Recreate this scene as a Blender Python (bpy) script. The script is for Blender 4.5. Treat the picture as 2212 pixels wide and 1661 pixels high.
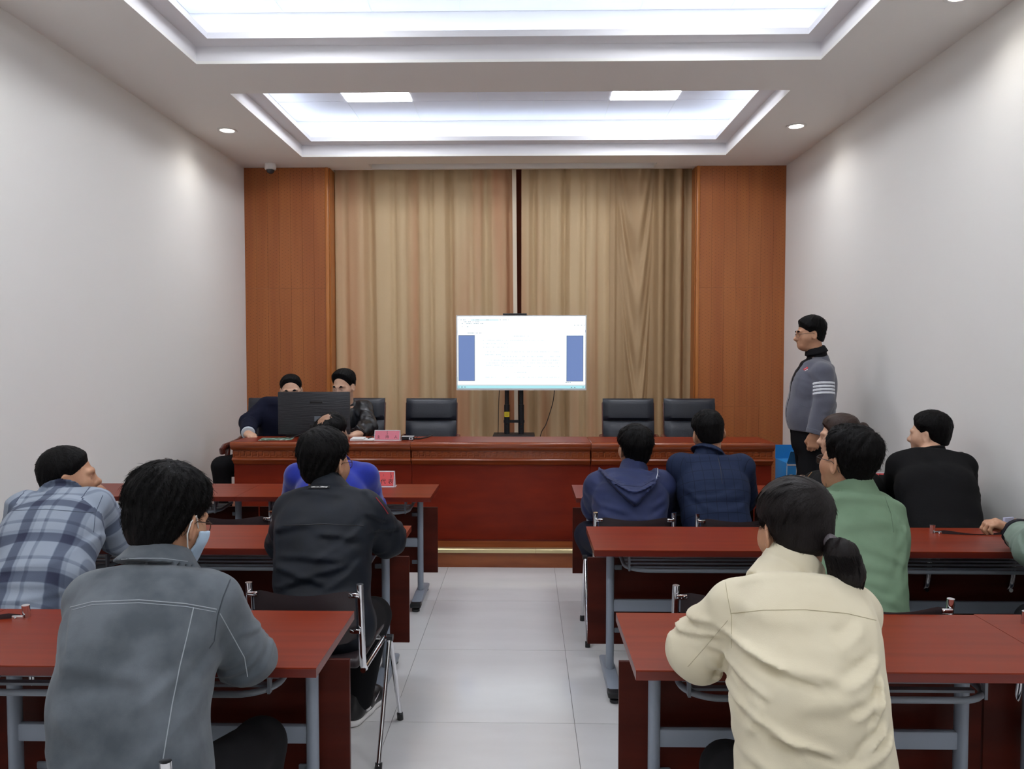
import bpy, bmesh, math, random
import numpy as np
from mathutils import Vector, Matrix
from mathutils.bvhtree import BVHTree
for _o in list(bpy.data.objects): bpy.data.objects.remove(_o, do_unlink=True)
SC = bpy.context.scene
COL = SC.collection
PI = math.pi
# ------------------------------------------------------------------ camera
FPX, IW, IH = 1660.0, 2212.0, 1661.0
EYE = 1.55
PITCH = math.atan(65.5 / FPX); YAW = math.atan(31.0 / FPX)
cam_d = bpy.data.cameras.new('camera'); cam = bpy.data.objects.new('camera', cam_d); COL.objects.link(cam)
cam_d.sensor_fit = 'HORIZONTAL'; cam_d.sensor_width = 36.0; cam_d.lens = FPX / IW * 36.0
cam_d.clip_start = 0.05; cam_d.clip_end = 100
cam.location = (0, 0, EYE); cam.rotation_euler = (PI / 2 - PITCH, 0, YAW)
SC.camera = cam
# ------------------------------------------------------------------ world, exposure
w = bpy.data.worlds.new('world'); SC.world = w; w.use_nodes = True
w.node_tree.nodes['Background'].inputs[0].default_value = (0.6, 0.65, 0.7, 1)
w.node_tree.nodes['Background'].inputs[1].default_value = 0.02
SC.view_settings.view_transform = 'Standard'; SC.view_settings.look = 'None'
SC.view_settings.gamma = 1.0; SC.view_settings.use_curve_mapping = False
SC.view_settings.exposure = 0.0
COVE_W = 11.5      # radiance of the LED strips hidden in the ceiling coves
PANEL_W = 17.5      # radiance of the square LED ceiling panels
DOWN_W = 13.0      # watts of each recessed downlight
SC.cycles.max_bounces = 10; SC.cycles.diffuse_bounces = 6; SC.cycles.glossy_bounces = 4
SC.cycles.transmission_bounces = 6; SC.cycles.transparent_max_bounces = 8
SC.cycles.use_light_tree = True

# ------------------------------------------------------------------ helpers
_M = Matrix.Rotation(YAW, 3, 'Z') @ Matrix.Rotation(PI / 2 - PITCH, 3, 'X')
def P(px, py, Y):
    """the point that the photograph shows at pixel px,py, Y metres from the camera along the room"""
    d = _M @ Vector(((px - IW / 2) / FPX, -(py - IH / 2) / FPX, -1.0))
    return Vector((0, 0, EYE)) + d * (Y / d.y)
def Pz(px, py, z):
    d = _M @ Vector(((px - IW / 2) / FPX, -(py - IH / 2) / FPX, -1.0))
    return Vector((0, 0, EYE)) + d * ((z - EYE) / d.z)
def lin(c):
    c = c / 255.0
    return c / 12.92 if c <= 0.04045 else ((c + 0.055) / 1.055) ** 2.4
def S(r, g, b): return (lin(r), lin(g), lin(b), 1.0)

def mat(name, rgb, rough=0.5, metal=0.0, spec=0.5, rgb2=None, nscale=(8, 8, 8), ndetail=4, nlow=0.35, nhigh=0.65,
        bump=0.0, bscale=(60, 60, 60), coat=0.0, emit=None, sheen=0.0, attr=None, rand=False):
    m = bpy.data.materials.new(name); m.use_nodes = True
    nt = m.node_tree; N, L = nt.nodes, nt.links
    b = N['Principled BSDF']
    b.inputs['Base Color'].default_value = rgb; b.inputs['Roughness'].default_value = rough
    b.inputs['Metallic'].default_value = metal; b.inputs['Specular IOR Level'].default_value = spec
    b.inputs['Coat Weight'].default_value = coat; b.inputs['Coat Roughness'].default_value = 0.15
    if sheen: b.inputs['Sheen Weight'].default_value = sheen; b.inputs['Sheen Roughness'].default_value = 0.5
    if emit: b.inputs['Emission Color'].default_value = emit[0]; b.inputs['Emission Strength'].default_value = emit[1]
    vec = None
    if rgb2 or bump:
        tc = N.new('ShaderNodeTexCoord'); vec = tc.outputs['Object']
        if rand:
            oi = N.new('ShaderNodeObjectInfo'); ml = N.new('ShaderNodeMath'); ml.operation = 'MULTIPLY'; ml.inputs[1].default_value = 37.0
            L.new(oi.outputs['Random'], ml.inputs[0]); ad = N.new('ShaderNodeVectorMath'); ad.operation = 'ADD'
            L.new(vec, ad.inputs[0]); L.new(ml.outputs[0], ad.inputs[1]); vec = ad.outputs[0]
    if rgb2:
        mp = N.new('ShaderNodeMapping'); mp.inputs['Scale'].default_value = nscale; L.new(vec, mp.inputs['Vector'])
        no = N.new('ShaderNodeTexNoise'); no.inputs['Scale'].default_value = 1.0; no.inputs['Detail'].default_value = ndetail
        L.new(mp.outputs[0], no.inputs['Vector'])
        cr = N.new('ShaderNodeValToRGB'); cr.color_ramp.elements[0].position = nlow; cr.color_ramp.elements[1].position = nhigh
        cr.color_ramp.elements[0].color = rgb; cr.color_ramp.elements[1].color = rgb2
        L.new(no.outputs['Fac'], cr.inputs[0]); L.new(cr.outputs[0], b.inputs['Base Color'])
    if bump:
        mp2 = N.new('ShaderNodeMapping'); mp2.inputs['Scale'].default_value = bscale; L.new(vec, mp2.inputs['Vector'])
        n2 = N.new('ShaderNodeTexNoise'); n2.inputs['Scale'].default_value = 1.0; n2.inputs['Detail'].default_value = 3
        L.new(mp2.outputs[0], n2.inputs['Vector'])
        bp = N.new('ShaderNodeBump'); bp.inputs['Strength'].default_value = bump; bp.inputs['Distance'].default_value = 0.01
        L.new(n2.outputs['Fac'], bp.inputs['Height']); L.new(bp.outputs[0], b.inputs['Normal'])
    return m

def tag(o, label=None, cat=None, group=None, kind=None):
    if label: o['label'] = label
    if cat: o['category'] = cat
    if group: o['group'] = group
    if kind: o['kind'] = kind
    return o
def thing(name, label, cat, loc=(0, 0, 0), rz=0.0, group=None):
    o = bpy.data.objects.new(name, None); COL.objects.link(o); o.location = loc; o.rotation_euler = (0, 0, rz)
    o.empty_display_size = 0.1
    return tag(o, label, cat, group)
def copy_tree(o, parent=None):
    c = o.copy(); COL.objects.link(c)
    if parent is not None: c.parent = parent
    for ch in list(o.children): copy_tree(ch, c)
    return c
def link_mesh(name, me, m, parent=None, smooth=False):
    if m is not None: me.materials.append(m)
    o = bpy.data.objects.new(name, me); COL.objects.link(o)
    if parent is not None: o.parent = parent
    if smooth: me.polygons.foreach_set('use_smooth', np.ones(len(me.polygons), bool))
    return o

class MB:
    def __init__(s): s.v = []; s.f = []
    def add(s, v, f):
        n = len(s.v); s.v += [tuple(q) for q in v]; s.f += [tuple(i + n for i in q) for q in f]; return s
    def box(s, x0, x1, y0, y1, z0, z1):
        v = [(x0, y0, z0), (x1, y0, z0), (x1, y1, z0), (x0, y1, z0), (x0, y0, z1), (x1, y0, z1), (x1, y1, z1), (x0, y1, z1)]
        return s.add(v, [(0, 3, 2, 1), (4, 5, 6, 7), (0, 1, 5, 4), (1, 2, 6, 5), (2, 3, 7, 6), (3, 0, 4, 7)])
    def quad(s, a, b, c, d): return s.add([a, b, c, d], [(0, 1, 2, 3)])
    def tube(s, pts, r, n=10, ry=None, cap=True, up=None):
        pts = [Vector(p) for p in pts]; K = len(pts); rr = r if isinstance(r, (list, tuple)) else [r] * K
        V = []; prev = None
        for i, p in enumerate(pts):
            t = (pts[min(i + 1, K - 1)] - pts[max(i - 1, 0)]).normalized()
            if prev is None:
                a = Vector(up) if up else (Vector((0, 0, 1)) if abs(t.z) < 0.9 else Vector((1, 0, 0)))
            else: a = prev
            u = (a - t * a.dot(t)).normalized(); prev = u; q = t.cross(u)
            for k in range(n):
                an = 2 * PI * k / n
                V.append(p + u * math.cos(an) * rr[i] + q * math.sin(an) * (ry if ry else rr[i]))
        F = []
        for i in range(K - 1):
            for k in range(n):
                F.append((i * n + k, i * n + (k + 1) % n, (i + 1) * n + (k + 1) % n, (i + 1) * n + k))
        if cap: F.append(tuple(range(n - 1, -1, -1))); F.append(tuple((K - 1) * n + k for k in range(n)))
        return s.add(V, F)
    def lathe(s, prof, c=(0, 0, 0), n=24):
        V = []; F = []
        for (r, z) in prof:
            for k in range(n):
                a = 2 * PI * k / n; V.append((c[0] + r * math.cos(a), c[1] + r * math.sin(a), c[2] + z))
        for i in range(len(prof) - 1):
            for k in range(n):
                F.append((i * n + k, i * n + (k + 1) % n, (i + 1) * n + (k + 1) % n, (i + 1) * n + k))
        F.append(tuple(range(n - 1, -1, -1))); F.append(tuple((len(prof) - 1) * n + k for k in range(n)))
        return s.add(V, F)
    def prism_x(s, prof, x0, x1):
        """closed profile of (y,z) swept along x"""
        n = len(prof); V = [(x0, y, z) for y, z in prof] + [(x1, y, z) for y, z in prof]
        F = [(i, (i + 1) % n, n + (i + 1) % n, n + i) for i in range(n)] + [tuple(range(n - 1, -1, -1)), tuple(range(n, 2 * n))]
        return s.add(V, F)
    def prism(s, prof, fn):
        """closed 2D profile mapped by fn(u,v,side) with side 0/1"""
        n = len(prof); V = [fn(u, v, 0) for u, v in prof] + [fn(u, v, 1) for u, v in prof]
        F = [(i, (i + 1) % n, n + (i + 1) % n, n + i) for i in range(n)] + [tuple(range(n - 1, -1, -1)), tuple(range(n, 2 * n))]
        return s.add(V, F)
    def build(s, name, m, parent=None, bevel=0.0, seg=2, smooth=False, angle=35, off=None):
        me = bpy.data.meshes.new(name)
        v = s.v if off is None else [(a - off[0], b - off[1], c - off[2]) for a, b, c in s.v]
        me.from_pydata(v, [], s.f)
        bm = bmesh.new(); bm.from_mesh(me); bmesh.ops.recalc_face_normals(bm, faces=bm.faces)
        if bevel > 0:
            ed = [e for e in bm.edges if len(e.link_faces) == 2 and e.calc_face_angle(0) > math.radians(angle)]
            bmesh.ops.bevel(bm, geom=ed, offset=bevel, segments=seg, affect='EDGES', profile=0.5, clamp_overlap=True)
        bm.to_mesh(me); bm.free()
        o = link_mesh(name, me, m, parent)
        if smooth or bevel > 0:
            try:
                me.polygons.foreach_set('use_smooth', np.ones(len(me.polygons), bool)); me.set_sharp_from_angle(angle=math.radians(40))
            except Exception: pass
        return o

# ------------------------------------------------------------------ materials
m_wall = mat('wallpaper', S(226, 225, 222), 0.85, bump=0.04, bscale=(260, 260, 200))
m_ceil = mat('ceiling_paint', S(233, 232, 229), 0.9, bump=0.03, bscale=(90, 90, 90))
m_cofface = mat('coffer_paint', S(228, 227, 230), 0.85)
m_tile = mat('floor_porcelain', S(209, 208, 208), 0.12, rgb2=S(201, 200, 200), nscale=(2.2, 7, 1), ndetail=6, nlow=0.3, nhigh=0.75, rand=True)
m_grout = mat('grout', S(120, 118, 116), 0.7)
m_panel = mat('ceiling_tile', S(208, 210, 220), 0.75)
m_grid = mat('ceiling_grid', S(205, 208, 214), 0.5)
m_led = mat('led_light', S(255, 255, 255), 0.5, emit=((0.80, 0.91, 1.0, 1), COVE_W))
m_ledp = mat('led_panel_light', S(255, 255, 255), 0.5, emit=((0.93, 0.96, 1.0, 1), PANEL_W))
m_down = mat('downlight_diffuser', S(255, 255, 255), 0.5, emit=((1.0, 0.96, 0.88, 1), 14.0))
m_white = mat('white_plastic', S(225, 224, 222), 0.4)
m_black = mat('black_plastic', S(22, 23, 26), 0.42)
m_dark = mat('dark_metal', S(30, 31, 36), 0.45, metal=0.3)
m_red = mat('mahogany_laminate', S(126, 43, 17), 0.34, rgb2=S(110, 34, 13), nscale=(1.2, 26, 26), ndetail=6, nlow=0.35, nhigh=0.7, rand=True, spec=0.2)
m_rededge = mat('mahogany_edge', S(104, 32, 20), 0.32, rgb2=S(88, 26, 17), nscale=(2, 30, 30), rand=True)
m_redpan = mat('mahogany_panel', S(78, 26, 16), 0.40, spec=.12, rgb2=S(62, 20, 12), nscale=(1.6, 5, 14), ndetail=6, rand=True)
m_desk = mat('desk_veneer', S(126, 40, 21), 0.36, spec=0.2, rgb2=S(104, 30, 18), nscale=(3, 20, 12), ndetail=5, nlow=0.3, nhigh=0.75)
m_deskm = mat('desk_moulding', S(150, 72, 34), 0.26, rgb2=S(128, 56, 26), nscale=(2, 30, 30), ndetail=5, coat=0.3)
m_fret = mat('fret_relief', S(152, 76, 38), 0.32)
m_woodfl = mat('stage_wood', S(152, 84, 42), 0.35, rgb2=S(118, 58, 26), nscale=(2.5, 18, 14), ndetail=8, nlow=0.3, nhigh=0.7)
m_gold = mat('brass_nosing', S(214, 196, 150), 0.3, metal=0.7)
m_grey = mat('blue_grey_paint', S(134, 142, 154), 0.42)
m_greyd = mat('rack_paint', S(112, 118, 127), 0.4)
m_chrome = mat('chrome', S(225, 225, 228), 0.08, metal=1.0)
m_vinyl = mat('brown_vinyl', S(46, 36, 39), 0.42, bump=0.06, bscale=(300, 300, 300))
m_leather = mat('black_leather', S(26, 31, 42), 0.38, bump=0.1, bscale=(160, 160, 160))
m_rosew = mat('dark_rosewood', S(86, 34, 24), 0.25, coat=0.4)
m_acryl = mat('acrylic_edge', S(225, 215, 220), 0.15)
m_plate = mat('red_card', S(224, 84, 86), 0.5)
m_plate_glare = mat('glare_pink_card', S(218, 120, 138), 0.4)  # pink tone is glare on the card, put into its colour
m_ink = mat('dark_ink', S(50, 22, 26), 0.6)
m_paper = mat('paper', S(226, 226, 226), 0.7)
# ================================================================== ROOM
XL, XR, YB, YR, HC = -2.87, 2.605, 8.20, -2.6, 3.44
def struct(o): o['kind'] = 'structure'; return o
struct(MB().box(XL - .12, XL, YR, YB, 0, 4.0).build('wall_left', m_wall))
struct(MB().box(XR, XR + .12, YR, YB, 0, 4.0).build('wall_right', m_wall))
m_wallb = mat('wall_back_paint', S(120, 72, 48), 0.8)
struct(MB().box(XL - .12, XR + .12, YB, YB + .12, 0, 4.0).build('wall_back', m_wallb))
struct(MB().box(XL - .12, XR + .12, YR - .12, YR, 0, 4.0).build('wall_rear', m_wall))
# floor: grout bed with single porcelain tiles
fl = struct(MB().box(XL, XR, YR, YB, -0.08, -0.003).build('floor', m_grout))
TX = -0.568; TS = 0.772
TY = 4.768
tile_cache = {}
ix0 = math.floor((XL - TX) / TS); ix1 = math.ceil((XR - TX) / TS)
for i in range(ix0, ix1):
    for j in range(-10, 2):
        x0, x1 = max(XL, TX + i * TS), min(XR, TX + (i + 1) * TS); y0, y1 = TY + j * .797, min(5.54, TY + (j + 1) * .797)
        y0 = max(y0, YR)
        if x1 - x0 < .03 or y1 - y0 < .03: continue
        key = (round(x1 - x0, 3), round(y1 - y0, 3)); g = 0.0012
        if key not in tile_cache:
            o = MB().box(g, x1 - x0 - g, g, y1 - y0 - g, -0.004, 0).build('floor_tile', m_tile, fl); tile_cache[key] = o.data
        else:
            o = bpy.data.objects.new('floor_tile', tile_cache[key]); COL.objects.link(o); o.parent = fl
        o.location = (x0, y0, 0)
# stage (raised wooden platform)
SZ, SY = 0.135, 5.53
st = tag(struct(MB().box(XL, XR, SY + .012, YB, 0, SZ - .004).build('floor_stage', m_woodfl)), 'wooden stage platform along the front of the room')
bx = [XL, -1.2, 0.52, XR]
for a, b_ in zip(bx[:-1], bx[1:]):
    MB().box(a + .001, b_ - .001, SY, SY + .012, 0, SZ - .012).build('riser_board', m_woodfl, st)
gx = [XL, -2.0, 0.07, XR]
for a, b_ in zip(gx[:-1], gx[1:]):
    MB().prism_x([(SY - .012, SZ - .026), (SY - .012, SZ - .004), (SY - .006, SZ + .003), (SY + .04, SZ + .003), (SY + .04, SZ - .004), (SY, SZ - .004), (SY, SZ - .026)], a + .001, b_ - .001).build('brass_nosing', m_gold, st)
yy = SY + .04
while yy < YB:
    y1 = min(yy + .16, YB); MB().box(XL, XR, yy + .001, y1 - .001, SZ - .004, SZ).build('stage_plank', m_woodfl, st); yy += .16
# skirting along side walls
for nm, xa, xb in (('baseboard_left', XL, XL + .012), ('baseboard_right', XR - .012, XR)):
    struct(MB().box(xa, xb, YR, SY, 0, .09).build(nm, m_rededge))
# ------------------------------------------------ ceiling with coffers
CX0, CX1 = -2.153, 1.89
COFF = [(5.62, 7.41), (1.45, 5.05), (-2.15, 0.88)]
SLOT = (-1.575, 1.29, 7.70, 7.90)
ce = MB()
ys = [YR]; 
for a, b_ in sorted(COFF): ys += [a, b_]
ys += [SLOT[2], SLOT[3], 7.945, YB]
def strip(x0, x1, y0, y1): ce.box(x0, x1, y0, y1, HC, HC + .02)
for k in range(len(ys) - 1):
    y0, y1 = ys[k], ys[k + 1]
    hole = None
    for a, b_ in COFF:
        if abs(a - y0) < 1e-6: hole = (CX0, CX1)
    if abs(SLOT[2] - y0) < 1e-6: hole = (SLOT[0], SLOT[1])
    if abs(7.945 - y0) < 1e-6: hole = (-2.0, 1.703)      # curtain pocket
    if hole: strip(XL, hole[0], y0, y1); strip(hole[1], XR, y0, y1)
    else: strip(XL, XR, y0, y1)
ce.box(XL, XR, YR, YB, 4.0, 4.06)
ceil = struct(ce.build('ceiling', m_ceil))
MB().box(-2.02, 1.72, 7.93, 7.945, HC + .02, HC + .22).box(-2.02, 1.72, 7.945, YB, HC + .20, HC + .22).build('curtain_pocket', m_ceil, ceil)
sl = MB()
sl.box(SLOT[0] - .02, SLOT[1] + .02, SLOT[2] - .02, SLOT[3] + .02, HC + .06, HC + .07)
sl.box(SLOT[0] - .02, SLOT[1] + .02, SLOT[3], SLOT[3] + .02, HC + .02, HC + .06).box(SLOT[0] - .02, SLOT[1] + .02, SLOT[2] - .02, SLOT[2], HC + .02, HC + .06)
sl.box(SLOT[0] - .02, SLOT[0], SLOT[2], SLOT[3], HC + .02, HC + .06).box(SLOT[1], SLOT[1] + .02, SLOT[2], SLOT[3], HC + .02, HC + .06)
sl.build('ceiling_slot', m_ceil, ceil)
Z1, Z2, ZT, SH, RW = HC + .112, HC + .152, HC + .36, .125, .075
tile_me = None
def ring(mb, xa, xb, ya, yb, z0, z1, t):
    """rectangular ring wall: inner rect xa..xb, ya..yb, thickness t outwards"""
    mb.box(xa - t, xa, ya - t, yb + t, z0, z1); mb.box(xb, xb + t, ya - t, yb + t, z0, z1)
    mb.box(xa, xb, ya - t, ya, z0, z1); mb.box(xa, xb, yb, yb + t, z0, z1)
for ci, (ya, yb) in enumerate(COFF):
    f = MB(); ring(f, CX0, CX1, ya, yb, HC + .02, Z1, .02); f.build('coffer_fascia', m_cofface, ceil)
    s = MB()   # shelf that carries the hidden LED strip
    xa, xb, yc, yd = CX0 + SH, CX1 - SH, ya + SH, yb - SH
    ring(s, xa, xb, yc, yd, Z1, Z1 + .012, SH + RW)
    ring(s, xa, xb, yc, yd, Z1 + .012, Z2, .014)
    s.build('cove_shelf', m_cofface, ceil)
    r = MB(); ring(r, CX0 - RW, CX1 + RW, ya - RW, yb + RW, Z1, ZT, .02); r.build('cove_wall', m_cofface, ceil)
    l = MB()
    lx0, lx1, ly0, ly1 = CX0 + .01, CX1 - .01, ya + .01, yb - .01
    zz = Z1 + .013
    for (a, b_, c, d) in ((lx0 + .04, lx1 - .04, ly1 - .022, ly1), (lx0 + .04, lx1 - .04, ly0, ly0 + .022), (lx0, lx0 + .022, ly0, ly1), (lx1 - .022, lx1, ly0, ly1)):
        l.box(a, b_, c, d, zz, zz + .012)
    tag(l.build('led_strip', m_led, ceil), 'glowing white light strip')
    # lay-in ceiling tiles
    tp = .583; tx0 = -2.178; rows = []; y = yb + RW
    while y > ya - RW: rows.append((max(y - .58, ya - RW), y)); y -= .58
    for ri, (y0, y1) in enumerate(rows):
        for k in range(7):
            x0, x1 = tx0 + k * tp, min(tx0 + (k + 1) * tp, CX1 + RW)
            if k == 0: x0 = CX0 - RW
            if k == 6: x1 = CX1 + RW
            lit = (ri % 2 == 1 and k in (1, 5)) if ci == 0 else (ri % 3 == 1 and k in (1, 5))
            o = MB().box(x0 + .005, x1 - .005, y0 + .005, y1 - .005, ZT - .004 + (.0 if not lit else -.004), ZT + .012).build('light_panel' if lit else 'ceiling_panel', m_ledp if lit else m_panel, ceil)
            if lit: o['label'] = 'lit square panel'
    g = MB(); g.box(CX0 - RW, CX1 + RW, ya - RW, yb + RW, ZT + .012, ZT + .02)
    for (y0, y1) in rows: g.box(CX0 - RW, CX1 + RW, y0 - .008, y0 + .008, ZT - .001, ZT + .004)
    for k in range(1, 7): g.box(tx0 + k * tp - .008, tx0 + k * tp + .008, ya - RW, yb + RW, ZT - .001, ZT + .004)
    g.build('ceiling_grid', m_grid, ceil)
# sprinkler heads by the far coffer panels (tiny)
# ------------------------------------------------ downlights
def downlight(x, y, label):
    t = thing('downlight', label, 'ceiling light', (x, y, HC), 0, 'recessed ceiling downlights')
    MB().lathe([(.058, .0), (.078, .0), (.082, -.006), (.078, -.009), (.060, -.007), (.056, -.002)], n=32).build('trim_ring', m_white, t, smooth=True)
    MB().lathe([(.001, -.0035), (.0575, -.0035), (.0575, -.001), (.001, -.001)], n=32).build('diffuser', m_down, t)
    ld = bpy.data.lights.new('downlight_lamp', 'SPOT'); ld.energy = DOWN_W; ld.color = (1.0, .965, .90); ld.spot_size = math.radians(150); ld.spot_blend = 1.0; ld.shadow_soft_size = .05
    lo = bpy.data.objects.new('downlight_lamp', ld); COL.objects.link(lo); lo.parent = t; lo.location = (0, 0, -.02)
dl = [(-2.526, 6.52), (2.235, 6.49), (2.285, 4.17), (-2.526, 3.7), (-2.515, 1.9), (2.27, 1.8), (-2.515, -.4), (2.27, -.5)]
dlab = ['round downlight above the left wooden pillar beside the far coffer', 'round downlight right of the far lit coffer', 'round downlight cut by the top right picture edge',
        'round downlight beside the near coffer on the left wall side', 'round downlight over the left rear tables', 'round downlight over the right rear tables', 'round downlight behind the camera, left', 'round downlight behind the camera, right']
for (x, y), lb in zip(dl, dlab): downlight(x, y, lb)
# ------------------------------------------------ perforated wood pillars
def perf_material():
    m = mat('perforated_wood', S(166, 98, 48), 0.45, rgb2=S(152, 84, 40), nscale=(9, 9, .6), ndetail=6)
    nt = m.node_tree; N, L = nt.nodes, nt.links; b = N['Principled BSDF']
    old = b.inputs['Base Color'].links[0].from_socket
    tc = N.new('ShaderNodeTexCoord'); sp = N.new('ShaderNodeSeparateXYZ'); L.new(tc.outputs['Object'], sp.inputs[0])
    def mth(op, a, c=None):
        n = N.new('ShaderNodeMath'); n.operation = op
        for i, q in enumerate((a, c)):
            if q is None: continue
            if isinstance(q, (int, float)): n.inputs[i].default_value = q
            else: L.new(q, n.inputs[i])
        return n.outputs[0]
    px = .0305; pz = .0345
    xs = mth('DIVIDE', sp.outputs['X'], px); col = mth('FLOOR', xs); fx = mth('SUBTRACT', mth('SUBTRACT', xs, col), .5)
    sh = mth('MULTIPLY', mth('MODULO', mth('ABSOLUTE', col), 2.0), .5)
    zs = mth('ADD', mth('DIVIDE', sp.outputs['Z'], pz), sh); fz = mth('SUBTRACT', mth('FRACT', zs), .5)
    d = mth('SQRT', mth('ADD', mth('POWER', mth('MULTIPLY', fx, px), 2.0), mth('POWER', mth('MULTIPLY', fz, pz), 2.0)))
    hole = mth('LESS_THAN', d, .0040)
    gr = mth('GREATER_THAN', mth('ABSOLUTE', fx), .46)
    dark = mth('MAXIMUM', mth('MULTIPLY', hole, .55), mth('MULTIPLY', gr, .22))
    mx = N.new('ShaderNodeMix'); mx.data_type = 'RGBA'; L.new(dark, mx.inputs[0]); L.new(old, mx.inputs[6]); mx.inputs[7].default_value = S(52, 20, 8)
    L.new(mx.outputs[2], b.inputs['Base Color'])
    return m
m_perf = perf_material()
m_pilw = mat('pillar_edge_wood', S(184, 116, 56), 0.35, rgb2=S(164, 96, 44), nscale=(20, 20, 1))
YP = 7.83
pl = tag(struct(MB().box(XL, -2.08, YP + .01, YB, SZ, HC).build('pillar', m_pilw)), 'wooden pillar with perforated panels left of the curtain')
pr = tag(struct(MB().box(1.78, XR, YP + .01, YB, SZ, HC).build('pillar', m_pilw)), 'wooden pillar with perforated panels right of the curtain')
def panels(par, x0, x1):
    zs = [SZ, 1.02, 2.22, HC]
    n = 7
    for k in range(n):
        a = x0 + (x1 - x0) * k / n; b_ = x0 + (x1 - x0) * (k + 1) / n
        for z0, z1 in zip(zs[:-1], zs[1:]):
            MB().box(a + .0006, b_ - .0006, YP, YP + .012, z0 + .0006, z1 - .0006).build('perforated_panel', m_perf, par)
panels(pl, XL, -2.045); panels(pr, 1.745, XR)
for par, xa, xb, xc in ((pl, -2.045, -2.008, -2.0), (pr, 1.745, 1.71, 1.703)):
    lo, hi = min(xa, xb), max(xa, xb)
    MB().box(lo, hi, YP - .012, YP + .03, SZ, HC).build('edge_moulding', m_pilw, par, bevel=.008)
    MB().box(min(xa, xc), max(xa, xc), YP + .03, YB, SZ, HC).build('side_board', m_pilw, par)
# ------------------------------------------------ curtains
def curtain_material(name, c1, c2):
    m = mat(name, c1, 0.62, rgb2=c2, nscale=(3.6, 3.6, .12), ndetail=2, nlow=.46, nhigh=.68, sheen=.0, bump=.25, bscale=(260, 260, 260), spec=.35)
    return m
m_cur = curtain_material('gold_curtain', S(202, 176, 138), S(190, 134, 98))
m_cur2 = curtain_material('taupe_gold_curtain', S(176, 148, 112), S(166, 138, 102))
m_lining = mat('curtain_lining', S(222, 208, 186), 0.8)
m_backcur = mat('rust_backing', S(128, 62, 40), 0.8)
def curtain(name, x0, x1, yfun, z0, z1, m, label, nx=260, nz=60):
    xs = np.linspace(x0, x1, nx); zs = np.linspace(z0, z1, nz)
    X, Z = np.meshgrid(xs, zs, indexing='ij'); Y = yfun(X, Z)
    V = np.stack([X, Y, Z], -1).reshape(-1, 3); idx = np.arange(nx * nz).reshape(nx, nz)
    F = np.stack([idx[:-1, :-1], idx[1:, :-1], idx[1:, 1:], idx[:-1, 1:]], -1).reshape(-1, 4)
    V2 = V + np.array([0, .006, 0])
    me = bpy.data.meshes.new(name)
    me.from_pydata(np.concatenate([V, V2]).tolist(), [], F.tolist() + (F[:, ::-1] + len(V)).tolist())
    o = link_mesh(name, me, m, smooth=True)
    return tag(o, label, 'curtain')
def pleats(x, z, seed, per=.17, amp=.028):
    r = np.random.RandomState(seed)
    ph = r.rand(5) * 6.28
    t = x / per * 2 * PI + .9 * np.sin(x * 4.1 + ph[0]) + .25 * np.sin(z * .9 + ph[1])
    y = np.sin(t) + .55 * np.sin(t * .53 + ph[2] + .12 * z) + .35 * np.sin(1.7 * t + ph[3])
    return amp * (y + .5 * np.abs(y)) * (.75 + .12 * (3.4 - z))
cl = curtain('curtain', -1.995, -.118, lambda X, Z: 8.045 + 1.05 * pleats(X, Z, 3, .21), SZ + .01, HC + .15, m_cur, 'gold curtain left of the screen with loose vertical pleats')
xs = [-.150, -.095]
MB().add([(-.150, 7.985, 3.59), (-.108, 7.985, 3.59), (-.080, 7.985, SZ + .02), (-.118, 7.985, SZ + .02), (-.150, 7.99, 3.59), (-.108, 7.99, 3.59), (-.080, 7.99, SZ + .02), (-.118, 7.99, SZ + .02)],
         [(0, 1, 2, 3), (7, 6, 5, 4), (0, 4, 5, 1), (1, 5, 6, 2), (2, 6, 7, 3), (3, 7, 4, 0)]).build('lining_edge', m_lining, cl)
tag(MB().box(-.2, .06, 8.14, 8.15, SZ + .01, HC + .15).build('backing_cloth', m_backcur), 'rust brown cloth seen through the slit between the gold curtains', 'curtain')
curtain('curtain', -.052, .885, lambda X, Z: 8.045 + 1.05 * pleats(X, Z, 8, .19), SZ + .01, HC + .15, m_cur, 'gold curtain right of the screen, next to the darker swag')
def swag(X, Z):
    s = (X - .86) / (1.73 - .86)
    y = 8.06 + .018 * np.sin(X * 31)
    # hanging swag: catenary folds between s .1 and s .48 narrowing towards the floor
    dz = 3.44 - Z
    cx = .30 + .05 * dz / 3; hw = .235 - .045 * dz
    u = (s - cx) / np.maximum(hw, .05)
    body = np.clip(1 - np.abs(u) ** 3, 0, 1)
    ph = (dz * 1.0 + 1.15 * np.abs(u) ** 1.8) * 2.0 * PI * .85
    y = y - body * (.055 + .026 * np.sin(ph) * np.clip(dz, 0, .7) + .014 * np.sin(1.9 * ph + 1))
    # straight pleats on the right half
    for c, wd, a in ((.60, .052, .085), (.80, .065, .10), (.96, .05, .05), (.03, .05, .05)):
        y = y - a * np.exp(-np.abs((s - c) / wd) ** 4)
    return y
curtain('curtain', .86, 1.735, swag, SZ + .01, HC + .15, m_cur2, 'taupe gold curtain gathered into a V shaped swag by the right pillar', nx=200, nz=150)
# ------------------------------------------------ dome camera
p = Pz(584, 354, HC)
t = thing('dome_camera', 'white dome security camera on the ceiling above the left pillar', 'security camera', (p.x, p.y, HC))
MB().lathe([(.052, 0), (.056, -.006), (.056, -.05), (.05, -.058), (.040, -.06)], n=28).build('housing', m_white, t, smooth=True)
MB().lathe([(.040, -.058), (.038, -.072), (.030, -.086), (.018, -.095), (.004, -.098)], n=28).build('dome', mat('dome_glass', S(60, 62, 66), 0.08), t, smooth=True)
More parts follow.
